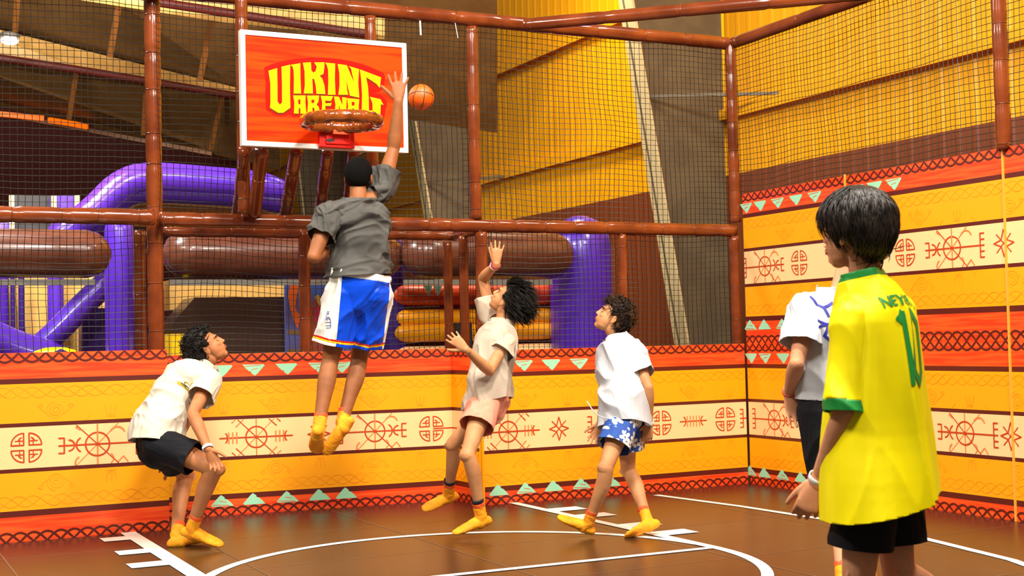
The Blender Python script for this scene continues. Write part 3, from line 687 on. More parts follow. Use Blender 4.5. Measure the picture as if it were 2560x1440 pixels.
# tiny dark emblem on bracket
q=MB(); q.poly([on_y(x,y,BBY-.0635)-ho for x,y in [(812,350),(822,346),(834,347),(838,350),(832,354),(822,355)]],mat('emblem_black',(30,4,4),.5)); q.build('emblem',hoop,tri=True)
vs=[];fs=[]; n=96;k=14; RR=.236; rr=.043
for i in range(n):
    a=2*math.pi*i/n; rd=rr*(1+.13*noise.noise(V3((math.cos(a)*5,math.sin(a)*5,2)))); 
    if i%9==0: rd*=.86
    for j in range(k):
        b=2*math.pi*j/k; r2=rd*(1+.10*noise.noise(V3((math.cos(a)*9,math.sin(a)*9,math.cos(b)*2+5)))*1.6)
        vs.append(rc-ho+V3(((RR+r2*math.cos(b))*math.cos(a),(RR+r2*math.cos(b))*math.sin(a),r2*math.sin(b))))
for i in range(n):
    for j in range(k): fs.append((i*k+j,((i+1)%n)*k+j,((i+1)%n)*k+(j+1)%k,i*k+(j+1)%k))
q=MB(); q.add(vs,fs,mat('rim_wrap',(150,72,18),.2,rgb2=(116,50,12),scale=9,bump=.5,bscale=26,coat=.8)); q.build('wrapped_rim',hoop,True)
# ball
bd=8.0; bc2=at(1053,243,bd); br=32.5/FPX*bd
ball_r=empty('basketball',bc2,'orange basketball in the air right of the raised hand','basketball')
vs,fs=ball(V3((0,0,0)),(R*br,F*br,U*br),40,24); q=MB(); q.add(vs,fs,mat('ball_orange',(240,92,8),.36,bump=.25,bscale=500,coat=.2)); q.build('rubber_shell',ball_r,True)
def seam(fn):
    pts=[]
    for i in range(73):
        p=fn(2*math.pi*i/72).normalized()*br*1.004; pts.append(p)
    q=MB(); sec=[]
    for i,p in enumerate(pts):
        d=(pts[(i+1)%73]-pts[i-1]).normalized() if 0<i<72 else (pts[1]-pts[71]).normalized()
        nn=p.normalized(); sec.append((p,d.cross(nn)*.0022,nn*.0008))
    vs,fs=loft(sec,1,6); q.add(vs,fs,mat('ball_seam',(40,16,8),.5)); q.build('seam',ball_r,True)
ax=(R*.25+U*-.35-F*.9).normalized(); bx=(U*.95+R*.1); bx=(bx-ax*bx.dot(ax)).normalized(); cx=ax.cross(bx)
seam(lambda t:ax*math.cos(t)+bx*math.sin(t)); seam(lambda t:cx*math.cos(t)+(ax*.8+bx*.6)*math.sin(t))
for g in (1,-1): seam(lambda t:cx*(g*(.62+.0*math.cos(t)))+ (ax*math.cos(t)+bx*math.sin(t))*.78 + cx*g*.25*math.cos(2*t))
# ================================================================== people
DG=bpy.context.evaluated_depsgraph_get
def fuse(parts,voxel,smooth=2,fac=.5):
    me=bpy.data.meshes.new('t'); vs=[];fs=[]
    for v,f in parts:
        b=len(vs); vs+=[tuple(q) for q in v]; fs+=[tuple(b+k for k in g) for g in f]
    me.from_pydata(vs,[],fs)
    bm=bmesh.new(); bm.from_mesh(me)
    # consistent outward normals per island
    bmesh.ops.recalc_face_normals(bm,faces=bm.faces[:]); bm.to_mesh(me); bm.free()
    o=bpy.data.objects.new('t',me); COL.objects.link(o)
    r=o.modifiers.new('r','REMESH'); r.mode='VOXEL'; r.voxel_size=voxel; r.adaptivity=0
    s=o.modifiers.new('s','SMOOTH'); s.factor=fac; s.iterations=smooth
    dg=DG(); dg.update(); m2=bpy.data.meshes.new_from_object(o.evaluated_get(dg))
    bpy.data.objects.remove(o); bpy.data.meshes.remove(me); return m2
def put(me,name,root,m,smooth=True):
    me.name=name; off=root.matrix_world.translation if False else root.location
    bm=bmesh.new(); bm.from_mesh(me)
    for v in bm.verts: v.co-=off
    bm.to_mesh(me); bm.free()
    me.materials.clear()
    for k in (m if isinstance(m,(list,tuple)) else [m]): me.materials.append(k)
    if smooth: me.polygons.foreach_set('use_smooth',[True]*len(me.polygons))
    return link(name,me,root)
def raw(parts):
    me=bpy.data.meshes.new('t'); vs=[];fs=[]
    for v,f in parts:
        b=len(vs); vs+=[tuple(q) for q in v]; fs+=[tuple(b+k for k in g) for g in f]
    me.from_pydata(vs,[],fs); me.update(); return me
def cut(me,cuts):
    """cuts: (point, outward normal, radius) - local bisect and removal"""
    bm=bmesh.new(); bm.from_mesh(me)
    for p,n,rad in cuts:
        n=n.normalized()
        g=[f for f in bm.faces if (f.calc_center_median()-p).length<rad]
        ed={e for f in g for e in f.edges}; vv={v for f in g for v in f.verts}
        bmesh.ops.bisect_plane(bm,geom=list(vv)+list(ed)+g,plane_co=p,plane_no=n,dist=1e-5)
        dl=[f for f in bm.faces if (f.calc_center_median()-p).length<rad and (f.calc_center_median()-p).dot(n)>0]
        bmesh.ops.delete(bm,geom=dl,context='FACES')
    bm.to_mesh(me); bm.free()
def halves(me,p,n):
    out=[]
    for sg in (1,-1):
        m2=me.copy(); bm=bmesh.new(); bm.from_mesh(m2); bmesh.ops.bisect_plane(bm,geom=bm.verts[:]+bm.edges[:]+bm.faces[:],plane_co=p,plane_no=n*sg,clear_outer=True,dist=1e-6); bm.to_mesh(m2); bm.free(); out.append(m2)
    return out
def wrinkle(me,amp,freq,axis,seed=0,stretch=3.5,fine=.3):
    """soft folds running along `axis`"""
    ax=V3(axis).normalized(); a=perp(ax); b=ax.cross(a); me.update()
    nrm=[v.normal.copy() for v in me.vertices]
    for v,n in zip(me.vertices,nrm):
        q=V3((v.co.dot(a)*freq,v.co.dot(b)*freq,v.co.dot(ax)*freq/stretch))+V3((seed,seed*2,0))
        q+=V3((noise.noise(q*.6+V3((3,1,9))),noise.noise(q*.6+V3((7,2,5))),0))*.9
        h=max(0,1-2.6*abs(noise.noise(q)))**1.6; h2=max(0,1-2.6*abs(noise.noise(q*1.9+V3((4,4,4)))))**1.5; h3=noise.noise(q*.7+V3((8,8,8)))
        v.co+=n*amp*(1.5*(h-.16)+1.5*fine*(h2-.2)+.8*h3)
def split(o,test,name,m,planes=()):
    """faces passing test leave o and become a child mesh part"""
    off=o.parent.location if o.parent else V3((0,0,0))
    bm=bmesh.new(); bm.from_mesh(o.data)
    for pp,pn in planes: bmesh.ops.bisect_plane(bm,geom=bm.verts[:]+bm.edges[:]+bm.faces[:],plane_co=pp-off,plane_no=pn,dist=1e-6)
    bm.faces.index_update(); sel=[f for f in bm.faces if test(f.calc_center_median()+off)]
    if not sel: bm.free(); return None
    ids={f.index for f in sel}
    b2=bm.copy(); b2.faces.ensure_lookup_table()
    bmesh.ops.delete(b2,geom=[f for f in b2.faces if f.index not in ids],context='FACES')
    me=bpy.data.meshes.new(name); b2.to_mesh(me); b2.free(); me.materials.append(m)
    me.polygons.foreach_set('use_smooth',[True]*len(me.polygons)); me.polygons.foreach_set('material_index',[0]*len(me.polygons))
    bmesh.ops.delete(bm,geom=sel,context='FACES'); bm.to_mesh(o.data); bm.free()
    c=link(name,me,o); solid(c); return c
def solid(o,t=.0035):
    s=o.modifiers.new('s','SOLIDIFY'); s.thickness=t; s.offset=0; return o
def frame_of(f,u):
    f=V3(f).normalized(); u=V3(u); u=(u-f*u.dot(f)).normalized(); return f,u,f.cross(u)
class Head:
    def __init__(s,C,f,u,k=1.0): s.C=C; s.f,s.u,s.r=frame_of(f,u); s.k=k
    def p(s,r,f,u): return s.C+(s.r*r+s.f*f+s.u*u)*s.k
    def el(s,r,f,u,a,b,c,seg=18): return ball(s.p(r,f,u),(s.r*a*s.k,s.f*b*s.k,s.u*c*s.k),seg,12)
    def parts(s):
        P=s.p;k=s.k; o=[s.el(0,-.012,.034,.073,.092,.084),s.el(0,.030,-.028,.059,.059,.072),s.el(0,.052,-.086,.026,.025,.021),
           s.el(0,.030,-.066,.050,.046,.036),s.el(0,.071,.034,.046,.020,.014),s.el(-.034,.062,-.018,.020,.018,.018),s.el(.034,.062,-.018,.020,.018,.018),
           limb([(P(0,.084,.022),.0075*k),(P(0,.091,.002),.0085*k),(P(0,.099,-.018),.010*k)],3,10),s.el(.010,.094,-.022,.009,.011,.007,10),s.el(-.010,.094,-.022,.009,.011,.007,10),
           s.el(0,.082,-.046,.022,.011,.0065),s.el(0,.080,-.058,.019,.011,.0075),
           limb([(P(0,-.030,-.01),.05*k),(P(0,-.035,-.055),.046*k)],2)]
        for g in (-1,1):
            o.append(ball(P(g*.080,-.012,-.004),(s.r*.008*k+s.f*.004*k,s.f*.018*k-s.u*.003,s.u*.031*k),12,8))
            o.append(ball(P(g*.078,-.008,-.026),(s.r*.007*k,s.f*.011*k,s.u*.012*k),10,6))
        return o
def hand(W_,d,n,s,curl=(.25,.25,.25,.25),spread=.12,k=1.0,thumb=.8,tcurl=.25):
    """W_ wrist, d towards fingers, n palm normal, s thumb side"""
    d=d.normalized(); s=(s-d*s.dot(d)).normalized(); nn=d.cross(s); n=nn if nn.dot(n)>0 else -nn
    o=[loft([(W_-d*.012,s*.025*k,n*.019*k),(W_+d*.02*k,s*.030*k,n*.018*k),(W_+d*.055*k,s*.038*k,n*.0155*k),(W_+d*.088*k,s*.041*k,n*.012*k)],3,14)]
    for (x,L,r,sp,cu) in ((.031,.072,.0092,1,curl[0]),(.0105,.081,.0095,.3,curl[1]),(-.0105,.075,.0090,-.35,curl[2]),(-.031,.059,.0080,-1.2,curl[3])):
        b=W_+d*(.086-abs(x)*.18)*k+s*x*k; a=spread*sp; dd=(d*math.cos(a)+s*math.sin(a)).normalized(); P=[(b,r*k)]
        for j,fr in enumerate((.45,.30,.25)):
            c=cu*(1.0 if j else .8); dd=(dd*math.cos(c)+n*math.sin(c)).normalized(); b=b+dd*L*fr*k; P.append((b,r*k*(.97,.90,.80)[j]))
        o.append(limb(P,3,10))
    b=W_+d*.022*k+s*.024*k+n*.004*k; t=(s*math.sin(thumb)+d*math.cos(thumb)+n*.25).normalized(); P=[(b,.0135*k)]
    for j,L in enumerate((.042,.032,.026)):
        b=b+t*L*k; P.append((b,(.0125,.0105,.0090)[j]*k)); t=(t*math.cos(tcurl)+(n*.5+d*.6)*math.sin(tcurl)).normalized()
    o.append(limb(P,3,10)); return o
def foot_frame(A,T,K):
    """ankle, toe tip target, knee"""
    v=(T-A).normalized(); up=(K-A).normalized(); side=up.cross(v).normalized(); ang=.33
    d=v*math.cos(ang)+side.cross(v)*(-math.sin(ang)) ; d2=v*math.cos(ang)-side.cross(v)*(-math.sin(ang))
    if d2.dot(up)>d.dot(up): d=d2
    fu=side.cross(d); fu=fu if fu.dot(up)>0 else -fu
    return d.normalized(),fu.normalized(),side
def foot(A,d,u,s,k,g=0.0):
    h=A-u*.052*k
    return [loft([(h-d*.042*k+u*.006,s*(.026*k+g),u*(.026*k+g)),(h-d*.01*k+u*.010*k,s*(.032*k+g),u*(.036*k+g)),(h+d*.05*k+u*.008*k,s*(.035*k+g),u*(.034*k+g)),
       (h+d*.10*k-u*.002*k,s*(.041*k+g),u*(.024*k+g)),(h+d*.145*k-u*.008*k,s*(.043*k+g),u*(.017*k+g)),(h+d*.182*k-u*.012*k,s*(.034*k+g),u*(.011*k+g))],3,16),
       limb([(A+u*.0,.036*k+g),(h+u*.0+d*.012*k,.034*k+g)],2)]
class Person:
    def __init__(s,H,loc,label,skin,group=None):
        s.H=H; s.k=H/1.75; s.root=empty('person',loc,label,'person'); s.skin=skin; s.b=[]
    def arm(s,sh,el,wr,r=1.0):
        k=s.k*r
        s.b.append(limb([(sh,.050*k),(sh.lerp(el,.3),.046*k),(sh.lerp(el,.7),.040*k),(el,.034*k)],3))
        s.b.append(limb([(el,.035*k),(el.lerp(wr,.25),.040*k),(el.lerp(wr,.6),.033*k),(wr,.0245*k)],3))
    def leg(s,hp,kn,an,fwd,r=1.0):
        k=s.k*r; bk=-fwd
        s.b.append(limb([(hp,.082*k),(hp.lerp(kn,.35),.076*k),(hp.lerp(kn,.75),.060*k),(kn,.052*k)],3,18))
        s.b.append(limb([(kn+bk*.006,.050*k),(kn.lerp(an,.3)+bk*.016,.055*k),(kn.lerp(an,.6)+bk*.008,.043*k),(an+bk*.002,.034*k)],3,18))
        s.b.append(ball(kn+fwd*.012,(perp(kn-an)*.038*k,fwd*.040*k,(kn-an).normalized()*.048*k)))
    def body(s,voxel=.0048):
        o=put(fuse(s.b,voxel,3,.5),'body',s.root,s.skin); return o
    def part(s,name,parts,m,vox=.006,sm=2,cuts=(),wr=None,parent=None):
        me=fuse(parts,vox,sm)
        if wr: wrinkle(me,*wr)
        if cuts: cut(me,cuts)
        o=put(me,name,s.root,m)
        if cuts: solid(o)
        return o
    def ring(s,name,c,d,r,w,m,rb=None):
        """band round a limb"""
        d=d.normalized(); a=perp(d); b=d.cross(a); vs=[];fs=[];n=28
        for i in range(n):
            t=2*math.pi*i/n; e=(a*math.cos(t)+b*math.sin(t))
            for (q,hh) in ((1,-w/2),(1.07,-w/2*.8),(1.07,w/2*.8),(1,w/2)): vs.append(c+e*r*q+d*hh)
        for i in range(n):
            for j in range(4): fs.append((i*4+j,((i+1)%n)*4+j,((i+1)%n)*4+(j+1)%4,i*4+(j+1)%4))
        return put(raw([(vs,fs)]),name,s.root,m)
    def sock(s,A,K,d,u,sd,h=.085,cuff=True,k=None):
        k=k or s.k; up=(K-A).normalized(); top=A+up*h
        parts=foot(A,d,u,sd,k,.003)+[limb([(A-u*.01,.037*k),(A+up*h*.5,.0375*k),(top+up*.03,.041*k)],3)]
        o=s.part('sock',parts,m_sock,.005,2,[(top,up,.11*k)],(.0012,30,sd,random.random()*9,2))
        if cuff:
            split(o,lambda c:(c-top).dot(up)>-.024 and (c-top).length<.08,'sock_cuff',m_cuff,[(top-up*.024,up)])
        return o
    def hair(s,hd,m,style):
        """cap shaped by a hairline mask plus locks"""
        k=hd.k; th=style.get('th',.022); vs=[];fs=[]; n1=48;n2=30; sd=style.get('seed',1)
        def rad(dv):
            r,f,u=dv; line=style.get('line',.42)
            face=f-.36+style.get('temple',0)-max(0,u-line)*3.0      # >0 : face side below the hairline
            tb=min(1,max(0,(f+.30)/.30)); low=(-u-(.70+style.get('low',0))*(1-tb)-.16*tb)*3.2   # below nape / round ears
            ear=(.085-((f-.02)**2+(u+.36)**2*.7))*6 if abs(r)>.5 else -1
            q=max(face*3.2,low,ear*style.get('ear',1.0)); t=min(1,max(0,.5-q)); t=t*t*(3-2*t)
            return -.016+(.016+th*(1+style.get('top',.5)*max(0,u)+style.get('back',.3)*max(0,-f)))*t,t
        base=[]
        for i in range(n2+1):
            ph=math.pi*i/n2
            for j in range(n1):
                a=2*math.pi*j/n1; dv=(math.sin(ph)*math.cos(a),math.sin(ph)*math.sin(a),math.cos(ph))
                t,_=rad(dv); w_=style.get('rough',.004)*noise.noise(V3(dv)*7+V3((sd,0,0)))*(1 if _>.1 else 0)
                vs.append(hd.p(dv[0]*(.075+t+w_),-.012+dv[1]*(.094+t+w_),.030+dv[2]*(.088+t+w_)))
        for i in range(n2):
            for j in range(n1): fs.append((i*n1+j,i*n1+(j+1)%n1,(i+1)*n1+(j+1)%n1,(i+1)*n1+j))
        parts=[(vs,fs)]; rnd=random.Random(sd); flow=style.get('flow',(0,-.5,-.5)); cnt=0; L0=style.get('len',.05)
        while cnt<style.get('n',180):
            dv=V3((rnd.gauss(0,1),rnd.gauss(0,1),rnd.gauss(0,1))).normalized(); t,tt=rad(tuple(dv))
            if tt<.35: continue
            cnt+=1; fl=flow(dv) if callable(flow) else V3(flow)
            fl=V3(fl)+V3((rnd.gauss(0,1),rnd.gauss(0,1),rnd.gauss(0,1)))*style.get('mess',.25)
            fl=(fl-dv*fl.dot(dv)*style.get('lay',.9)).normalized(); L=L0*rnd.uniform(.6,1.25)
            p=V3((dv.x*(.072+t),-.012+dv.y*(.091+t),.030+dv.z*(.085+t))); lift=style.get('lift',.25); P=[]
            wd=style.get('w',.0065)*rnd.uniform(.7,1.3); dirv=(fl+dv*lift).normalized()
            for q in range(5):
                P.append((hd.p(*p),wd*k*(1.0,1.05,.85,.55,.14)[q]))
                p=p+dirv*L/4; c=(p-V3((0,-.012,.030))); cl=c.normalized(); dirv=(dirv-cl*style.get('hug',.25)+V3(style.get('fall',(0,0,-.08)))).normalized()
                if style.get('curl'): dirv=(dirv+V3((rnd.gauss(0,1),rnd.gauss(0,1),rnd.gauss(0,1)))*style['curl']).normalized()
            parts.append(limb(P,2,6,flat=.6))
        return put(raw(parts),'hair',s.root,m)
    def face(s,hd,brow=(30,20,14),open_=0):
        P=hd.p;k=hd.k
        for g in (-1,1):
            w_=[ball(P(g*.031,.0800,.008),(hd.r*.0115*k,hd.f*.0065*k,hd.u*.0040*k),12,8)]
            e=put(raw(w_),'eye',s.root,m_eye)
            i_=put(raw([ball(P(g*.031,.0850,.0085),(hd.r*.0050*k,hd.f*.003*k,hd.u*.0042*k),10,6)]),'iris',s.root,m_iris); i_.parent=e
            put(raw([limb([(P(g*.017,.0885,.027),.0028*k),(P(g*.032,.0875,.032),.0036*k),(P(g*.048,.074,.026),.002*k)],3,6)]),'eyebrow',s.root,m_hair)
        put(raw([ball(P(0,.0895,-.0475),(hd.r*.021*k,hd.f*.005*k,hd.u*.0048*k),12,6),ball(P(0,.0885,-.0575),(hd.r*.018*k,hd.f*.005*k,hd.u*.0055*k),12,6)]),'lips',s.root,m_lip)
def skinm(n,c,c2): 
    m=mat(n,c,.56,spec=.32,rgb2=c2,scale=9,bump=.06,bscale=200,detail=4)
    b=m.node_tree.nodes['Principled BSDF']; b.inputs['Subsurface Weight'].default_value=.12; b.inputs['Subsurface Radius'].default_value=(.9,.35,.2); b.inputs['Subsurface Scale'].default_value=.01; return m
m_sk1=skinm('skin_tan',(196,128,82),(184,116,72)); m_sk2=skinm('skin_brown',(158,96,54),(144,86,48)); m_sk3=skinm('skin_olive',(206,146,98),(194,132,86)); m_sk4=skinm('skin_light',(226,160,120),(216,148,108))
m_hair=mat('hair_black',(12,9,8),.5,rgb2=(30,22,17),scale=60,stretch=(1,1,.3),spec=.22)
m_hairb=mat('hair_brown',(34,21,13),.5,rgb2=(92,60,30),scale=22,stretch=(1,1,.4),spec=.25,lo=.5,hi=.72)
m_hairj=mat('hair_dark_brown',(24,18,16),.40,rgb2=(48,38,32),scale=40,stretch=(1,1,.3),spec=.4)
m_buzz=mat('hair_short_black',(9,8,7),.8,spec=.12,bump=.6,bscale=420)
m_eye=mat('eye_white',(232,224,214),.25); m_iris=mat('eye_iris',(34,20,12),.2); m_lip=mat('lips',(176,88,74),.4)
m_sock=mat('sock_yellow',(255,172,8),.75,rgb2=(250,150,0),scale=14,bump=.3,bscale=260); m_cuff=mat('sock_cuff_red',(232,88,30),.7)
m_tee_c=mat('cloth_cream',(224,212,192),.85,bump=.15,bscale=400,spec=.25); m_tee_g=mat('cloth_grey',(86,84,80),.85,rgb2=(76,74,70),scale=7,bump=.15,bscale=400,spec=.25)
m_tee_t=mat('cloth_taupe',(198,180,160),.85,bump=.15,bscale=400,spec=.25); m_tee_w=mat('cloth_white',(200,202,207),.85,bump=.15,bscale=400,spec=.25)
m_blk=mat('cloth_black',(20,20,26),.8,bump=.2,bscale=300,spec=.25); m_pink=mat('cloth_pink',(244,156,130),.8,bump=.2,bscale=240,spec=.25)
m_sblue=mat('satin_blue',(10,72,216),.38,bump=.1,bscale=240,spec=.25); m_jer=mat('jersey_yellow',(255,236,0),.46,bump=.06,bscale=500,spec=.25); m_jgr=mat('jersey_green',(20,140,56),.5)
m_band=mat('wristband_white',(240,240,240),.4); m_bandr=mat('wristband_red',(200,20,24),.4); m_bandp=mat('wristband_pink',(230,60,90),.4); m_navy=mat('band_navy',(20,24,40),.6)
def floral():
    m=mat('cloth_floral',(34,76,158),.75); N=m.node_tree.nodes;L=m.node_tree.links; b=N['Principled BSDF']
    tc=N.new('ShaderNodeTexCoord'); mp=N.new('ShaderNodeMapping'); mp.inputs['Rotation'].default_value=(math.radians(90),0,YAW); L.new(tc.outputs['Object'],mp.inputs[0])
    vo=N.new('ShaderNodeTexVoronoi'); vo.voronoi_dimensions='2D'; vo.inputs['Scale'].default_value=10.5; vo.inputs['Randomness'].default_value=.75; L.new(mp.outputs[0],vo.inputs['Vector'])
    def mth(op,a,b_=None):
        n=N.new('ShaderNodeMath'); n.operation=op
        for i,x in enumerate((a,b_)):
            if x is None: continue
            if isinstance(x,(int,float)): n.inputs[i].default_value=x
            else: L.new(x,n.inputs[i])
        return n.outputs[0]
    sc=N.new('ShaderNodeVectorMath'); sc.operation='SUBTRACT'; L.new(mp.outputs[0],sc.inputs[0]); L.new(vo.outputs['Position'],sc.inputs[1])
    sp=N.new('ShaderNodeSeparateXYZ'); L.new(sc.outputs[0],sp.inputs[0])
    an=mth('ARCTAN2',sp.outputs[1],sp.outputs[0]); r=mth('SQRT',mth('ADD',mth('POWER',sp.outputs[0],2.0),mth('POWER',sp.outputs[1],2.0)))
    pet=mth('ADD',mth('MULTIPLY',mth('ABSOLUTE',mth('COSINE',mth('MULTIPLY',an,2.5))),.030),.014)
    fl=mth('LESS_THAN',r,pet); ctr=mth('GREATER_THAN',r,.006)
    nz=N.new('ShaderNodeTexNoise'); nz.inputs['Scale'].default_value=22; L.new(mp.outputs[0],nz.inputs['Vector']); lf=mth('GREATER_THAN',nz.outputs['Fac'],.67)
    f=mth('MAXIMUM',mth('MULTIPLY',fl,ctr),lf)
    mx=N.new('ShaderNodeMix'); mx.data_type='RGBA'; L.new(f,mx.inputs[0]); mx.inputs[6].default_value=lin((34,76,158))+(1,); mx.inputs[7].default_value=lin((226,220,212))+(1,)
    L.new(mx.outputs[2],b.inputs['Base Color']); return m
m_floral=floral()
hR=V3((R.x,R.y,0)).normalized(); hF=V3((F.x,F.y,0)).normalized(); Z=V3((0,0,1))
def dirn(r,f,u=0): return (hR*r+hF*f+Z*u).normalized()
def torso(PC,MC_,NC,ra_h,ra_s,k,g=0,hem=None,sc=1.0,depth=1.0,sh=True,belly=0):
    """loft from pelvis centre through mid to neck base. ra_*: right axes. g: cloth ease."""
    d=(NC-PC).normalized(); out=[]
    def ax(t): a=ra_h.lerp(ra_s,t); return (a-d*a.dot(d)).normalized()
    def pt(t): 
        return PC*(1-t)*(1-t)+MC_*2*t*(1-t)+NC*t*t
    for t,a,b in ((-.10,.120,.095),(.05,.160,.112),(.22,.155,.105),(.40,.135,.095),(.60,.150,.108),(.78,.165,.108),(.90,.150,.085),(.98,.085,.06)):
        if t<0: c=PC+(PC-pt(.1))*(-t/.1)
        else: c=pt(t)
        A=ax(max(0,t)); B=d.cross(A); out.append((c,A*(a*k*sc+g),B*(b*k*depth*sc+g)))
    return out
def build(n,H,loc,label,skin,PC,NC,MC_,rah,ras,shR,shL,elR,elL,wrR,wrL,hipR,hipL,knR,knL,anR,anL,toR,toL,head,hands,
          shirt,shorts,socks=True,armr=1.0,legr=1.0,vox=.0048,neckr=.052,face=True,tors=(1.0,1.0)):
    p=Person(H,loc,label,skin); k=p.k; p.hd=head
    d=(NC-PC).normalized()
    p.b.append(loft(torso(PC,MC_,NC,rah,ras,k,-.018,sc=tors[0],depth=tors[1]),3,24))
    nk=head.p(0,-.035,-.055)
    p.b.append(limb([(NC-d*.03,neckr*1.12*k),(NC.lerp(nk,.5),neckr*k),(nk,neckr*.98*k)],3))
    for s_ in (shR,shL):
        p.b.append(limb([(NC-d*.022,.045*k),(NC.lerp(s_,.55)-d*.018,.045*k),(s_,.050*k)],3)); p.b.append(ball(s_,(V3((.054*k,0,0)),V3((0,.054*k,0)),V3((0,0,.054*k)))))
    p.arm(shR,elR,wrR,armr); p.arm(shL,elL,wrL,armr)
    fr=[]
    for (hp,kn,an,to) in ((hipR,knR,anR,toR),(hipL,knL,anL,toL)):
        if to is None: fd,fu,fs_=dirn(-1,.3),Z,dirn(.3,1)
        else: fd,fu,fs_=foot_frame(an,to,kn)
        fr.append((fd,fu,fs_)); sf=(kn-an).normalized(); fw=(fd-sf*fd.dot(sf)).normalized()
        p.leg(hp,kn,an,fw,legr)
        p.b+=foot(an,fd,fu,fs_,k*.93,-.002)
        p.b.append(ball(hp,(V3((.088*k,0,0)),V3((0,.088*k,0)),V3((0,0,.088*k)))))
    p.b+=head.parts()
    for h in hands: p.b+=hand(*h[0],**h[1])
    p.body(vox)
    if face: p.face(head)
    # ---- shorts
    S_=shorts; pts=[]; cuts=[]
    lo=torso(PC,MC_,NC,rah,ras,k,S_.get('ease',.016),sc=S_.get('sc',1.0),depth=S_.get('dp',1.0))[:4]
    pts.append(loft(lo,3,28)); top=PC+(MC_-PC).normalized()*S_.get('waist',.10)*k
    cuts.append((top,S_.get('wn',(MC_-PC)).normalized(),.26*k))
    for hp,kn,sgn in ((hipR,knR,1),(hipL,knL,-1)):
        hm=hp.lerp(kn,S_['len']); dd=(kn-hp).normalized(); r0,r1=S_['r']; o_=S_.get('off',V3((0,0,0)))
        pts.append(limb([(hp-dd*.01,(r0+.004)*k),(hp.lerp(hm,.5)+o_*.5,(r0+r1)/2*k),(hm+o_,r1*k),(hm+o_+dd*.05,r1*1.03*k)],3,26))
        cuts.append((hm+o_,(dd+S_.get('hn',V3((0,0,0)))).normalized(),.2*k))
    so=p.part('shorts',pts,S_['m'],.006,2,cuts,(S_.get('wa',.006),S_.get('wf',11),S_.get('wax',d),3,3.0))
    p.shorts=so; p.hems=cuts
    # ---- shirt
    T=shirt; e=T.get('ease',.014); tl=torso(PC,MC_,NC,rah,ras,k,e,sc=T.get('sc',1.0),depth=T.get('dp',1.0))
    if T.get('sections'): tl=T['sections']
    else:
        fl=T.get('flare',0.0); tl=[(c,a*(1+fl*max(0,1-i/4.5)),b*(1+fl*max(0,1-i/4.5))) for i,(c,a,b) in enumerate(tl)]
        A1,B1=tl[1][1],tl[1][2]; dn=(tl[0][0]-tl[1][0]).normalized(); tl=[(tl[1][0]+dn*.22*k,A1*1.0,B1*1.0),(tl[1][0]+dn*.10*k,A1,B1)]+tl[1:]; c,a,b=tl[-1]; tl[-1]=(NC-d*.01,a,b)
    pts=[loft(tl,3,30)]; cuts=[]; slv=[]; cf=[]
    for s_,el,ln in ((shR,elR,T['sl'][0]),(shL,elL,T['sl'][1])):
        dd=(el-s_).normalized(); en=s_.lerp(el,ln); r0,r1=T.get('sr',(.064,.070)); dr=T.get('drop',.006)
        pts.append(limb([(NC+(s_-NC)*.25-d*.030,.052*k),(NC.lerp(s_,.7)-d*.012,.056*k),(s_,.060*k),(s_+dd*.04,.058*k)],3,20))
        me=fuse([limb([(NC.lerp(s_,.80)-d*.012,.046*k),(s_-dd*.0,r0*k),(s_.lerp(en,.5)-Z*dr*.5,(r0+r1)/2*k),(en-Z*dr,r1*k),(en+dd*.05-Z*dr,r1*1.03*k)],3,28)],.0065,T.get('sm',4))
        wrinkle(me,T.get('wa',.007)*.8,T.get('wf',8)*1.2,dd.cross(hF)*.6+dd,T.get('ws',1)+3,2.5); cut(me,[(en-Z*dr,dd,9)])
        if T.get('cuffm'):
            me,cm=halves(me,en-Z*dr-dd*.034,dd); cf.append(cm)
        slv.append((me,dd))
        cuts.append((en-Z*dr,dd,r1*k))
    hp_,hn_,hr_=T['hem']; cuts.append((hp_,hn_,9))
    nc=NC+d*T.get('neckup',.022); cuts.append((nc,(d+T.get('ntilt',V3((0,0,0)))).normalized(),.115*k))
    me=fuse(pts,.0065,T.get('sm',4)); wrinkle(me,T.get('wa',.007),T.get('wf',8),T.get('wax',d),T.get('ws',1),T.get('wst',3.5)); cut(me,cuts[2:])
    bm=bmesh.new(); bm.from_mesh(me)
    for m2,_ in slv: bm.from_mesh(m2)
    bm.to_mesh(me); bm.free()
    to_=put(me,T.get('name','tshirt'),p.root,T['m']); solid(to_)
    for cm in cf:
        c_=put(cm,'sleeve_cuff',p.root,T['cuffm']); c_.parent=to_; solid(c_)
    p.shirt=to_; p.sleeves=cuts
    # collar rib
    p.fr=fr
    if socks:
        for (fd,fu,fs_),an,kn in ((fr[0],anR,knR),(fr[1],anL,knL)): p.sock(an,kn,fd,fu,fs_,h=socks if isinstance(socks,float) else .085)
    return p
def depth_of(v): return (v-CAMP).dot(F)
def chk(nm,*a): print(nm,[tuple(round(x,2) for x in v) for v in a])
KW={}
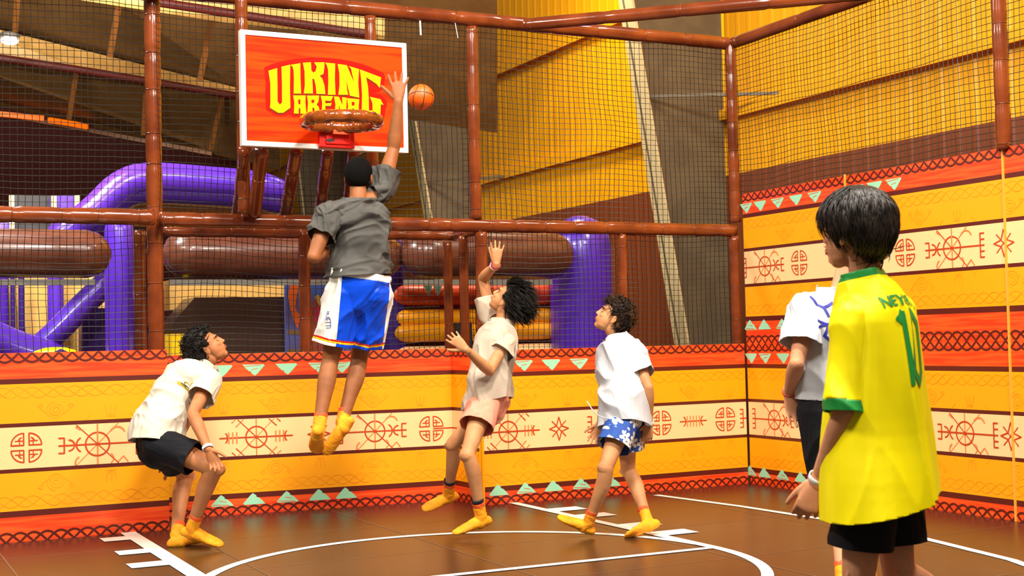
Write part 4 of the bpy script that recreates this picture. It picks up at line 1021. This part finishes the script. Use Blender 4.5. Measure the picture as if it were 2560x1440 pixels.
# ---------------------------------------------------------------- crouching boy at the left
H=1.76; loc=on_z(455,1376,0); d=depth_of(loc)+.05; k=H/1.75
f=dirn(1,.28); ra=f.cross(Z)
PC=at(392,1095,d); NC=rl(PC,506,918,.305*H,False); MC_=at(420,985,depth_of(PC.lerp(NC,.5)))
shR=rl(NC,524,948,.185*k); shL=rl(NC,520,938,.18*k,False)
elR=rl(shR,482,1034,.172*H); wrR=rl(elR,520,1122,.16*H,True)
elL=rl(shL,455,1075,.172*H,False); wrL=rl(elL,398,1172,.155*H)
hR_=PC+ra*.088*k-Z*.02; hL_=PC-ra*.088*k-Z*.02
knR=rl(hR_,540,1172,.245*H,True); anR=rl(knR,481,1316,.240*H,False)
knL=rl(hL_,466,1190,.245*H,False); anL=rl(knL,441,1338,.240*H,True)
chk('P1 ankles',anR,anL,loc)
hc=at(522,871,depth_of(NC)); pt=math.radians(38); fh=dirn(1,.12); ff=fh*math.cos(pt)+Z*math.sin(pt); uu=Z*math.cos(pt)-fh*math.sin(pt)
hd=Head(hc,ff,uu,1.02)
P1=build('a',H,loc,'crouching boy in cream tee and black shorts with a hand on his knee',m_sk1,PC,NC,MC_,ra,ra,shR,shL,elR,elL,wrR,wrL,hR_,hL_,knR,knL,anR,anL,
  rl(anR,547,1358,.19),rl(anL,528,1343,.19),hd,
  [((wrR,at(543,1168,depth_of(wrR))-wrR,-hF+Z*-.4,hR*.7+Z*.3),dict(curl=(.35,.4,.45,.5),spread=.10,k=k*.95)),
   ((wrL,at(424,1216,depth_of(wrL))-wrL,-hR+hF*.3,-hF),dict(curl=(.2,.2,.3,.3),k=k*.93))],
  dict(m=m_tee_c,sl=(.52,.52),sr=(.066,.082),hem=(at(392,1098,d)+V3((0,0,-.02)),(PC-MC_).normalized()+Z*-.9,.36),ease=.022,flare=.10,wa=.014,wf=7,wax=dirn(.75,0,-.35),ws=4,dp=1.12),
  dict(m=m_blk,len=.62,r=(.104,.100),ease=.020,waist=.13,wa=.006,wf=9,wax=dirn(.8,0,-.3)))
P1.hair(hd,m_hair,dict(th=.030,top=.2,back=.5,line=.42,n=600,len=.045,flow=(0,-.2,.2),mess=.8,w=.0042,lift=.5,curl=.5,seed=3,hug=.1,fall=(0,0,0)))
P1.ring('wristband',wrR-(wrR-elR).normalized()*.008,wrR-elR,.031,.022,m_band)
# ---------------------------------------------------------------- jumping player
H=1.82; k=H/1.75; d=8.35; loc=V3((on_y(880,1000,0.1).x,0,0)); c=at(880,1000,d); loc=V3((c.x,c.y,0))
f=dirn(-.22,1); ra=f.cross(Z); ras=(ra+Z*.28).normalized(); rah=(ra-Z*.10).normalized()
PC=at(896,722,d); NC=rl(PC,896,492,.30*H); MC_=at(905,610,d-.02)
shL=rl(NC,824,535,.195*k,True); shR=rl(NC,952,480,.17*k,False)
elR=rl(shR,984,372,.172*H,False); wrR=rl(elR,996,252,.165*H,False)
elL=rl(shL,784,642,.172*H,True); wrL=rl(elL,822,622,.155*H,False)
hR_=PC+rah*.088*k-Z*.03; hL_=PC-rah*.088*k-Z*.03
knR=rl(hR_,897,898,.245*H,False); anR=rl(knR,855,1056,.24*H,True)
knL=rl(hL_,825,905,.245*H,False); anL=rl(knL,797,1068,.24*H,True)
hc=at(897,446,depth_of(NC)+.06); hd=Head(hc,dirn(.05,1,.18),Z+hF*-.18+hR*.03,1.03)
P2=build('b',H,loc,'jumping player in grey tee and blue shorts, arm stretched up to the ball',m_sk2,PC,NC,MC_,rah,ras,shR,shL,elR,elL,wrR,wrL,hR_,hL_,knR,knL,anR,anL,
  rl(anR,794,1168,.19,True),rl(anL,791,1122,.19,False),hd,
  [((wrR,at(996,172,depth_of(wrR)+.02)-wrR,hF,-hR),dict(curl=(.02,.02,.02,.05),spread=.34,k=k*1.12,thumb=.75,tcurl=-.1)),
   ((wrL,hF*.6+hR*.8+Z*.25,Z*-1,hR*.3+Z),dict(curl=(.6,.6,.6,.6),k=k*.95))],
  dict(m=m_tee_g,sl=(.50,.52),sr=(.070,.078),hem=(at(906,690,d),-Z+hR*.05,.36),ease=.014,flare=.24,wa=.021,wf=8,wax=dirn(1,0,.32),ws=8,wst=5,sc=.95),
  dict(m=m_sblue,len=.74,r=(.108,.116),ease=.022,waist=.10,wa=.012,wf=8,wax=dirn(.45,0,1),wn=(Z+hR*.16)),armr=1.12)
P2.hair(hd,m_buzz,dict(th=.011,top=.3,back=.3,line=.42,low=.14,n=0,rough=.001,seed=5))
P2.ring('wristband',wrL-(wrL-elL).normalized()*.01,wrL-elL,.030,.016,m_band)
# colour panels of the basketball shorts
so=P2.shorts; wpl=P2.hems[0]
split(so,lambda q:(q-wpl[0]).dot(wpl[1])>-.042,'waistband',m_white,[(wpl[0]-wpl[1]*.042,wpl[1])])
for (hm,dn,_r),kn,hp,nm in ((P2.hems[1],knR,hR_,'r'),(P2.hems[2],knL,hL_,'l')):
    ax=(kn-hp).normalized()
    for a,b,m in ((-.020,9,m_sblue),(-.031,-.020,m_yel),(-.042,-.031,m_hr)):
        if m is m_sblue: continue
        split(so,lambda q:a<=(q-hm).dot(dn)<b and (q-hm).length<.17 and (q-hp).dot(ax)>.1 and abs((q-hp-ax*(q-hp).dot(ax)).length)<.17 and ((q-knR).length<(q-knL).length)==(nm=='r'),'hem_stripe',m,[(hm+dn*a,dn),(hm+dn*b,dn)])
split(so,lambda q:(q-hL_).dot(-rah)>.028,'side_panel',m_white,[(hL_-rah*.028,rah)])
split(so,lambda q:(q-hR_).dot(rah)>.092,'side_panel',m_white,[(hR_+rah*.092,rah)])
# ---------------------------------------------------------------- boy in tan tee and pink shorts
H=1.70; k=H/1.75; loc=on_z(1195,1333,0); d=depth_of(loc)
f=dirn(-1,.35); ra=f.cross(Z); ras=dirn(-.1,1,-.05)*1.0; ras=(ra*.9+f*.25).normalized()
PC=at(1222,998,d+.05); NC=rl(PC,1258,808,.30*H,False); MC_=at(1228,905,d+.03)
shL=rl(NC,1266,848,.17*k,True); shR=rl(NC,1232,800,.18*k,False)
elL=rl(shL,1224,928,.172*H,True); wrL=rl(elL,1166,874,.16*H,True)
elR=rl(shR,1206,696,.172*H,False); wrR=rl(elR,1241,660,.155*H,True)
hR_=PC+ra*.088*k-Z*.02; hL_=PC-ra*.088*k-Z*.02
knL=rl(hL_,1168,1138,.245*H,True); anL=rl(knL,1202,1288,.24*H,False)
knR=rl(hR_,1130,1112,.245*H,False); anR=rl(knR,1122,1232,.24*H,False)
chk('P3',anL,anR,loc)
hc=at(1266,752,depth_of(NC)); pt=math.radians(46); fh=dirn(-1,.35); ff=fh*math.cos(pt)+Z*math.sin(pt); uu=Z*math.cos(pt)-fh*math.sin(pt)
hd=Head(hc,ff,uu,1.0)
P3=build('c',H,loc,'leaning boy in taupe tee and pale pink shorts, one arm raised, dark hair flying back',m_sk3,PC,NC,MC_,ra,ras,shR,shL,elR,elL,wrR,wrL,hR_,hL_,knR,knL,anR,anL,
  rl(anR,1048,1280,.19,True),rl(anL,1140,1330,.19,True),hd,
  [((wrR,at(1244,596,depth_of(wrR))-wrR,hF,-hR+Z*.2),dict(curl=(-.1,.1,.0,.1),spread=.24,k=k*.95,thumb=.35,tcurl=0)),
   ((wrL,at(1120,832,depth_of(wrL))-wrL,hF-hR*.2,Z*-.8-hR*.4),dict(curl=(.25,.25,.3,.3),spread=.2,k=k*.95))],
  dict(m=m_tee_t,sl=(.56,.42),sr=(.064,.080),hem=(at(1238,1002,d),(PC-NC).normalized()+hR*.45,.36),ease=.020,flare=.14,wa=.016,wf=6.5,wax=dirn(.35,0,-1),ws=12,dp=1.02),
  dict(m=m_pink,len=.46,r=(.100,.108),ease=.018,waist=.10,wa=.007,wf=9,wax=Z),legr=.90,armr=.95)
P3.hair(hd,m_hair,dict(th=.026,top=.4,back=.5,line=.42,n=750,len=.105,flow=(0,-1,.1),mess=.28,w=.0048,lift=.45,seed=9,hug=.0,fall=(0,-.05,-.03)))
P3.ring('wristband',wrR-(wrR-elR).normalized()*.012,wrR-elR,.030,.020,m_bandp); P3.ring('wristband',wrR-(wrR-elR).normalized()*.034,wrR-elR,.031,.012,m_band)
for A,K in ((anL,knL),(anR,knR)): P3.ring('ankle_band',A+(K-A).normalized()*.10,K-A,.037,.024,m_navy)
vs,fs=loft([(NC+(hd.C-NC).normalized()*.012+hR*.048*math.cos(t)-hF*.048*math.sin(t)*1.0+Z*(-.012*math.cos(t)*-1),V3((0,0,.0016)),hR*.0016) for t in [i*math.pi/6 for i in range(13)]],2,6)
put(raw([(vs,fs)]),'necklace',P3.root,mat('gold',(214,160,60),.3,1.0))
# ---------------------------------------------------------------- boy in white tee and floral shorts
H=1.60; k=H/1.75; loc=on_z(1466,1341,0); d=depth_of(loc)
f=dirn(-1,.12); ra=f.cross(Z)
PC=at(1563,1026,d+.1); NC=rl(PC,1546,852,.295*H,False); MC_=at(1562,950,depth_of(PC)+.02)
shL=rl(NC,1584,876,.175*k,True); shR=rl(NC,1535,872,.175*k,False)
elL=rl(shL,1622,968,.172*H,True); wrL=rl(elL,1623,1058,.16*H,False)
elR=rl(shR,1512,980,.172*H,False); wrR=rl(elR,1500,1058,.155*H,True)
hR_=PC+ra*.085*k-Z*.02; hL_=PC-ra*.085*k-Z*.02
knL=rl(hL_,1514,1170,.245*H,True); anL=rl(knL,1472,1306,.24*H,False)
knR=rl(hR_,1570,1178,.245*H,False); anR=rl(knR,1618,1300,.24*H,True)
chk('P4',anL,anR,loc)
hc=at(1528,796,depth_of(NC)); pt=math.radians(34); fh=dirn(-1,-.05); ff=fh*math.cos(pt)+Z*math.sin(pt); uu=Z*math.cos(pt)-fh*math.sin(pt)
hd=Head(hc,ff,uu,.98)
P4=build('d',H,loc,'walking boy in white tee and blue floral shorts, brown hair, gazing upward',m_sk3,PC,NC,MC_,ra,ra,shR,shL,elR,elL,wrR,wrL,hR_,hL_,knR,knL,anR,anL,
  rl(anR,1568,1338,.18,True),rl(anL,1392,1292,.18,True),hd,
  [((wrL,at(1618,1096,depth_of(wrL))-wrL,hR*-.2+hF,-hR),dict(curl=(.5,.55,.6,.6),spread=.05,k=k*.98)),
   ((wrR,at(1488,1092,depth_of(wrR))-wrR,-hF*.7+hR*.3,-hR),dict(curl=(.2,.2,.25,.25),spread=.16,k=k*.98))],
  dict(m=m_tee_w,sl=(.62,.60),sr=(.066,.088),hem=(at(1566,1062,d),(PC-NC).normalized()+hR*-.05,.36),ease=.026,flare=.16,wa=.021,wf=6,wax=dirn(.45,0,-1),ws=16,dp=1.15),
  dict(m=m_floral,len=.60,r=(.104,.116),ease=.022,waist=.09,wa=.006,wf=9,wax=Z),legr=.98,armr=.95)
P4.hair(hd,m_hairb,dict(th=.026,top=.4,back=.3,line=.30,n=650,len=.055,flow=(0,.1,.1),mess=.6,w=.0042,lift=.4,curl=.35,seed=15,hug=.15,fall=(0,0,-.02)))
P4.ring('wristband',wrL-(wrL-elL).normalized()*.006,wrL-elL,.0285,.022,m_band)
cp=[at(*q) for q in ((1522,1046,d-.08),(1500,1041,d-.14),(1484,1028,d-.16),(1468,1004,d-.16))]
put(raw([limb([(q,.0035) for q in cp],4,8)]),'drawstring',P4.root,m_white)
# ---------------------------------------------------------------- boy in white tee seen from behind
H=1.76; k=H/1.75; d=6.35; c=at(2100,1200,d); loc=V3((c.x,c.y,0))
f=dirn(-.35,1); ra=f.cross(Z)
PC=at(2096,1008,d); NC=rl(PC,2102,712,.30*H); MC_=at(2086,870,d-.03)
shL=rl(NC,2020,765,.18*k,True); shR=rl(NC,2185,765,.18*k,False)
elL=rl(shL,1992,908,.172*H,True); wrL=rl(elL,1972,980,.158*H,False)
elR=rl(shR,2200,910,.172*H,True); wrR=rl(elR,2190,1040,.16*H,False)
hR_=PC+ra*.088*k-Z*.02; hL_=PC-ra*.088*k-Z*.02
knL=rl(hL_,2096,1240,.245*H,False); anL=rl(knL,2110,1452,.24*H,True)
knR=rl(hR_,2160,1240,.245*H,False); anR=rl(knR,2170,1440,.24*H,True)
chk('P5',anL,anR,loc)
hc=at(2112,606,depth_of(NC)+.04); hd=Head(hc,dirn(-.75,.65,.1),Z,1.02)
P5=build('e',H,loc,'boy in white tee and black shorts, mostly hidden behind the yellow jersey',m_sk4,PC,NC,MC_,ra,ra,shR,shL,elR,elL,wrR,wrL,hR_,hL_,knR,knL,anR,anL,
  rl(anR,2150,1470,.19,False),rl(anL,2090,1480,.19,False),hd,
  [((wrL,at(1992,1045,depth_of(wrL)-.02)-wrL,-hF*.9+hR*.4,hR),dict(curl=(.12,.15,.18,.2),spread=.16,k=k*1.08,thumb=.8,tcurl=.1)),
   ((wrR,-Z,hF,-hR),dict(curl=(.4,.4,.4,.4),k=k))],
  dict(m=m_tee_w,sl=(.66,.66),sr=(.072,.088),hem=(at(2090,1000,d),-Z-hR*.05,.4),ease=.030,flare=.02,wa=.014,wf=6,wax=dirn(.35,0,-1),ws=22),
  dict(m=m_blk,len=.72,r=(.108,.122),ease=.024,waist=.12,wa=.008,wf=8,wax=Z),vox=.0055)
P5.hair(hd,m_hair,dict(th=.022,n=80,len=.04,seed=21))
P5.ring('bracelet',wrL-(wrL-elL).normalized()*.004,wrL-elL,.0315,.009,m_bandr)
# ---------------------------------------------------------------- boy in the yellow jersey
H=1.74; k=H/1.75; d=4.28; c=at(2170,1300,d); loc=V3((c.x,c.y,0))
f=dirn(-.86,.52); ra=f.cross(Z)
PC=at(2190,1092,d); NC=at(2166,704,d+.03); MC_=at(2200,890,d)
shL=rl(NC,2128,790,.185*k,True); shR=rl(NC,2226,775,.185*k,False)
elL=rl(shL,2116,1028,.172*H,True); wrL=rl(elL,2046,1198,.158*H,False)
elR=rl(shR,2240,1000,.172*H,False); wrR=rl(elR,2292,1090,.155*H,False)
hR_=PC+ra*.088*k-Z*.02; hL_=PC-ra*.088*k-Z*.02
knL=at(2146,1444,depth_of(hL_)-.005); anL=rl(knL,2160,1770,.24*H,False)
knR=rl(hR_,2246,1432,.245*H,False); anR=rl(knR,2440,1560,.24*H,False)
chk('P6',anL,anR,loc)
hc=at(2133,586,depth_of(NC)); hd=Head(hc,dirn(-.70,.71,.05),Z-hR*.02,1.02)
T_=lambda px,py,a,b,dd=0:(at(px,py,d+dd),(ra)*a,f*b)
secs=[T_(2206,1330,.262,.178,-.03),T_(2206,1290,.260,.176,-.03),T_(2200,1190,.248,.164,-.02),T_(2196,1080,.232,.150),T_(2196,960,.212,.136),T_(2198,860,.198,.122),T_(2192,780,.180,.110),T_(2178,728,.120,.085),T_(2168,700,.075,.062)]
P6=build('f',H,loc,'nearest boy, seen from behind in yellow jersey with green number and black shorts',m_sk4,PC,NC,MC_,ra,ra,shR,shL,elR,elL,wrR,wrL,hR_,hL_,knR,knL,anR,anL,
  rl(anR,2500,1640,.19,True),rl(anL,2080,1800,.19,True),hd,
  [((wrL,at(2012,1286,depth_of(wrL))-wrL,hR*.6+hF*.8,-hR+hF*.2),dict(curl=(.55,.6,.65,.7),spread=.06,k=k*1.02,thumb=.5,tcurl=.5)),
   ((wrR,at(2346,1200,depth_of(wrR)+.05)-wrR,-hR,-hF),dict(curl=(.3,.3,.3,.3),k=k))],
  dict(m=m_jer,name='jersey',cuffm=m_jgr,sections=secs,sl=(.90,.98),sr=(.070,.057),hem=(at(2206,1264,d),-Z+hR*.16,.6),wa=.016,wf=4.5,wax=dirn(.18,0,-1),ws=31,wst=6,sm=6,drop=.01,cr=.13,neckup=.030,ntilt=f*.15),
  dict(m=m_blk,len=.77,r=(.098,.096),ease=.010,waist=.12,wa=.006,wf=7,wax=Z),vox=.0045,face=True,armr=1.0)
P6.hair(hd,m_hairj,dict(th=.026,top=.45,back=.45,line=.22,low=.06,temple=-.12,n=1900,len=.085,flow=lambda dv:V3((dv.x*.4,dv.y*.5-.15,-.9)) if dv.z<.6 else V3((dv.x,dv.y,-.1)),mess=.12,w=.0033,lift=.06,seed=33,hug=.35,fall=(0,0,-.06),ear=.9))
P6.ring('wristband',wrL-(wrL-elL).normalized()*.004,wrL-elL,.0315,.019,m_band)
jo=P6.shirt
pt_,dn,_r=P6.sleeves[3]; split(jo,lambda q:(q-pt_).dot(dn)>-.024 and (q-pt_).length<.125,'collar',m_jgr,[(pt_-dn*.024,dn)])
# ================================================================== lettering on the clothes
from mathutils.bvhtree import BVHTree
def decal(txt,root,objs,origin,right,up,nrm,size,m,name='printed_text',sx=1.0,arc=0.0,bold=0,rot=0,reach=.35):
    cu=bpy.data.curves.new('t','FONT'); cu.body=txt; cu.size=size; cu.align_x='CENTER'; cu.align_y='CENTER'; cu.offset=bold; cu.resolution_u=4
    o=bpy.data.objects.new('t',cu); COL.objects.link(o); dg=DG(); dg.update(); me=bpy.data.meshes.new_from_object(o.evaluated_get(dg)); bpy.data.objects.remove(o)
    return wrapdecal(me,root,objs,origin,right,up,nrm,m,name,sx,arc,rot,reach)
def wrapdecal(me,root,objs,origin,right,up,nrm,m,name,sx=1.0,arc=0.0,rot=0,reach=.35):
    bm=bmesh.new(); bm.from_mesh(me); bmesh.ops.triangulate(bm,faces=bm.faces[:])
    for _ in range(5):
        e=[e for e in bm.edges if e.calc_length()>.012]
        if not e: break
        bmesh.ops.subdivide_edges(bm,edges=e,cuts=1); bmesh.ops.triangulate(bm,faces=[f for f in bm.faces if len(f.verts)>3])
    dg=DG(); dg.update(); trees=[]
    for ob in objs:
        off=ob.matrix_world.translation if False else root.location
        b2=bmesh.new(); b2.from_mesh(ob.data); bmesh.ops.translate(b2,vec=off,verts=b2.verts[:]); trees.append(BVHTree.FromBMesh(b2)); b2.free()
    kill=[]
    for v in bm.verts:
        x=v.co.x*sx; y=v.co.y-arc*x*x
        if rot: x,y=x*math.cos(rot)-y*math.sin(rot),x*math.sin(rot)+y*math.cos(rot)
        p=origin+right*x+up*y+nrm*reach; best=None
        for t in trees:
            h=t.ray_cast(p,-nrm,reach*2)
            if h[0] is not None and (best is None or h[3]<best[3]): best=h
        if best is None: kill.append(v); v.co=p-root.location
        else:
            n=best[1] if best[1].dot(nrm)>0 else -best[1]; v.co=best[0]+n*.0045-root.location
    bmesh.ops.delete(bm,geom=kill,context='VERTS'); me2=bpy.data.meshes.new(name); bm.to_mesh(me2); bm.free(); me2.materials.append(m)
    return link(name,me2,root)
def stroke_mesh(lines,w):
    vs=[];fs=[]
    for L in lines:
        for i in range(len(L)-1):
            a=V3(L[i]+(0,));b=V3(L[i+1]+(0,)); d=(b-a).normalized(); s=V3((-d.y,d.x,0))*w/2; q=len(vs)
            vs+=[a-s-d*w*.3,b-s+d*w*.3,b+s+d*w*.3,a+s-d*w*.3]; fs.append((q,q+1,q+2,q+3))
    me=bpy.data.meshes.new('t'); me.from_pydata(vs,[],fs); return me
# yellow jersey: number and name across the back
bk=dirn(.66,-.75); rt=Z.cross(bk)*-1
rt=bk.cross(Z)*-1
c6=at(2262,868,4.2)
ten=stroke_mesh([[(-.075,.085),(-.055,.105),(-.055,-.11)],[(.012,.075),(.045,.112),(.078,.075),(.078,-.075),(.045,-.112),(.012,-.075),(.012,.075)]],.026)
wrapdecal(ten,P6.root,[P6.shirt],c6,rt,Z,bk,m_jgr,'printed_number',.88,reach=.4)
c7=at(2272,750,4.2); decal('NEYMAR JR',P6.root,[P6.shirt],c7,rt,Z,bk,.046,m_jgr,'printed_name',1.0,arc=.9,bold=.0012,reach=.4)
# white tee: loose blue script on the back
bk5=(-dirn(-.35,1)); rt5=bk5.cross(Z)*-1
sc=[[(-.10,.09),(-.085,.055),(-.06,.04),(-.05,.0)],[(-.06,.04),(-.02,.06),(.02,.05),(.03,.02)],[(-.105,-.02),(-.06,-.04),(-.075,-.09),(-.05,-.115),(-.02,-.09)],[(-.11,-.05),(-.05,-.035),(0,-.06),(.05,-.05),(.07,-.09),(.03,-.11)],[(.05,.08),(.08,.03),(.06,0)]]
wrapdecal(stroke_mesh(sc,.011),P5.root,[P5.shirt],at(2100,790,6.2),rt5,Z,bk5,mat('print_blue',(36,40,150),.6),'printed_script',1.0,reach=.4)
# cream tee: small gold and olive mark high on the back
bk1=dirn(-.55,-.45,.75); u1=dirn(.72,0,.6); u1=(u1-bk1*u1.dot(bk1)).normalized(); r1=u1.cross(bk1)
wrapdecal(stroke_mesh([[(-.02,-.035),(0,-.01),(.012,.035)],[(-.014,.0),(.014,.0)]],.016),P1.root,[P1.shirt],at(444,936,depth_of(P1.shirt.parent.location)),r1,u1,bk1,mat('print_gold',(206,168,40),.6),'printed_mark',1,reach=.4)
wrapdecal(stroke_mesh([[(-.012,-.03),(.012,.02)],[(-.015,-.01),(.015,.005)]],.012),P1.root,[P1.shirt],at(446,934,depth_of(P1.shirt.parent.location)),r1,u1,bk1,mat('print_olive',(86,80,30),.6),'printed_mark',1,reach=.402)
# blue shorts: narrow navy letters down the white side panel
sd=dirn(-.9,-.45); rt2=sd.cross(Z)*-1
allp=[P2.shorts]+[c for c in P2.shorts.children if c.type=='MESH']
decal('IIUETTI',P2.root,allp,at(799,800,8.2),rt2,Z,sd,.034,mat('print_navy',(30,44,120),.6),'printed_text',1.0,rot=-math.pi/2,reach=.4)
# pink shorts: tiny dark emblem
wrapdecal(stroke_mesh([[(-.008,.006),(0,.012),(.008,.004)],[(-.006,-.004),(.004,-.012)]],.007),P3.root,[P3.shorts],at(1178,1062,depth_of(P3.root.location)-.1),hR,Z,-hF,m_navy,'printed_emblem',1,reach=.4)
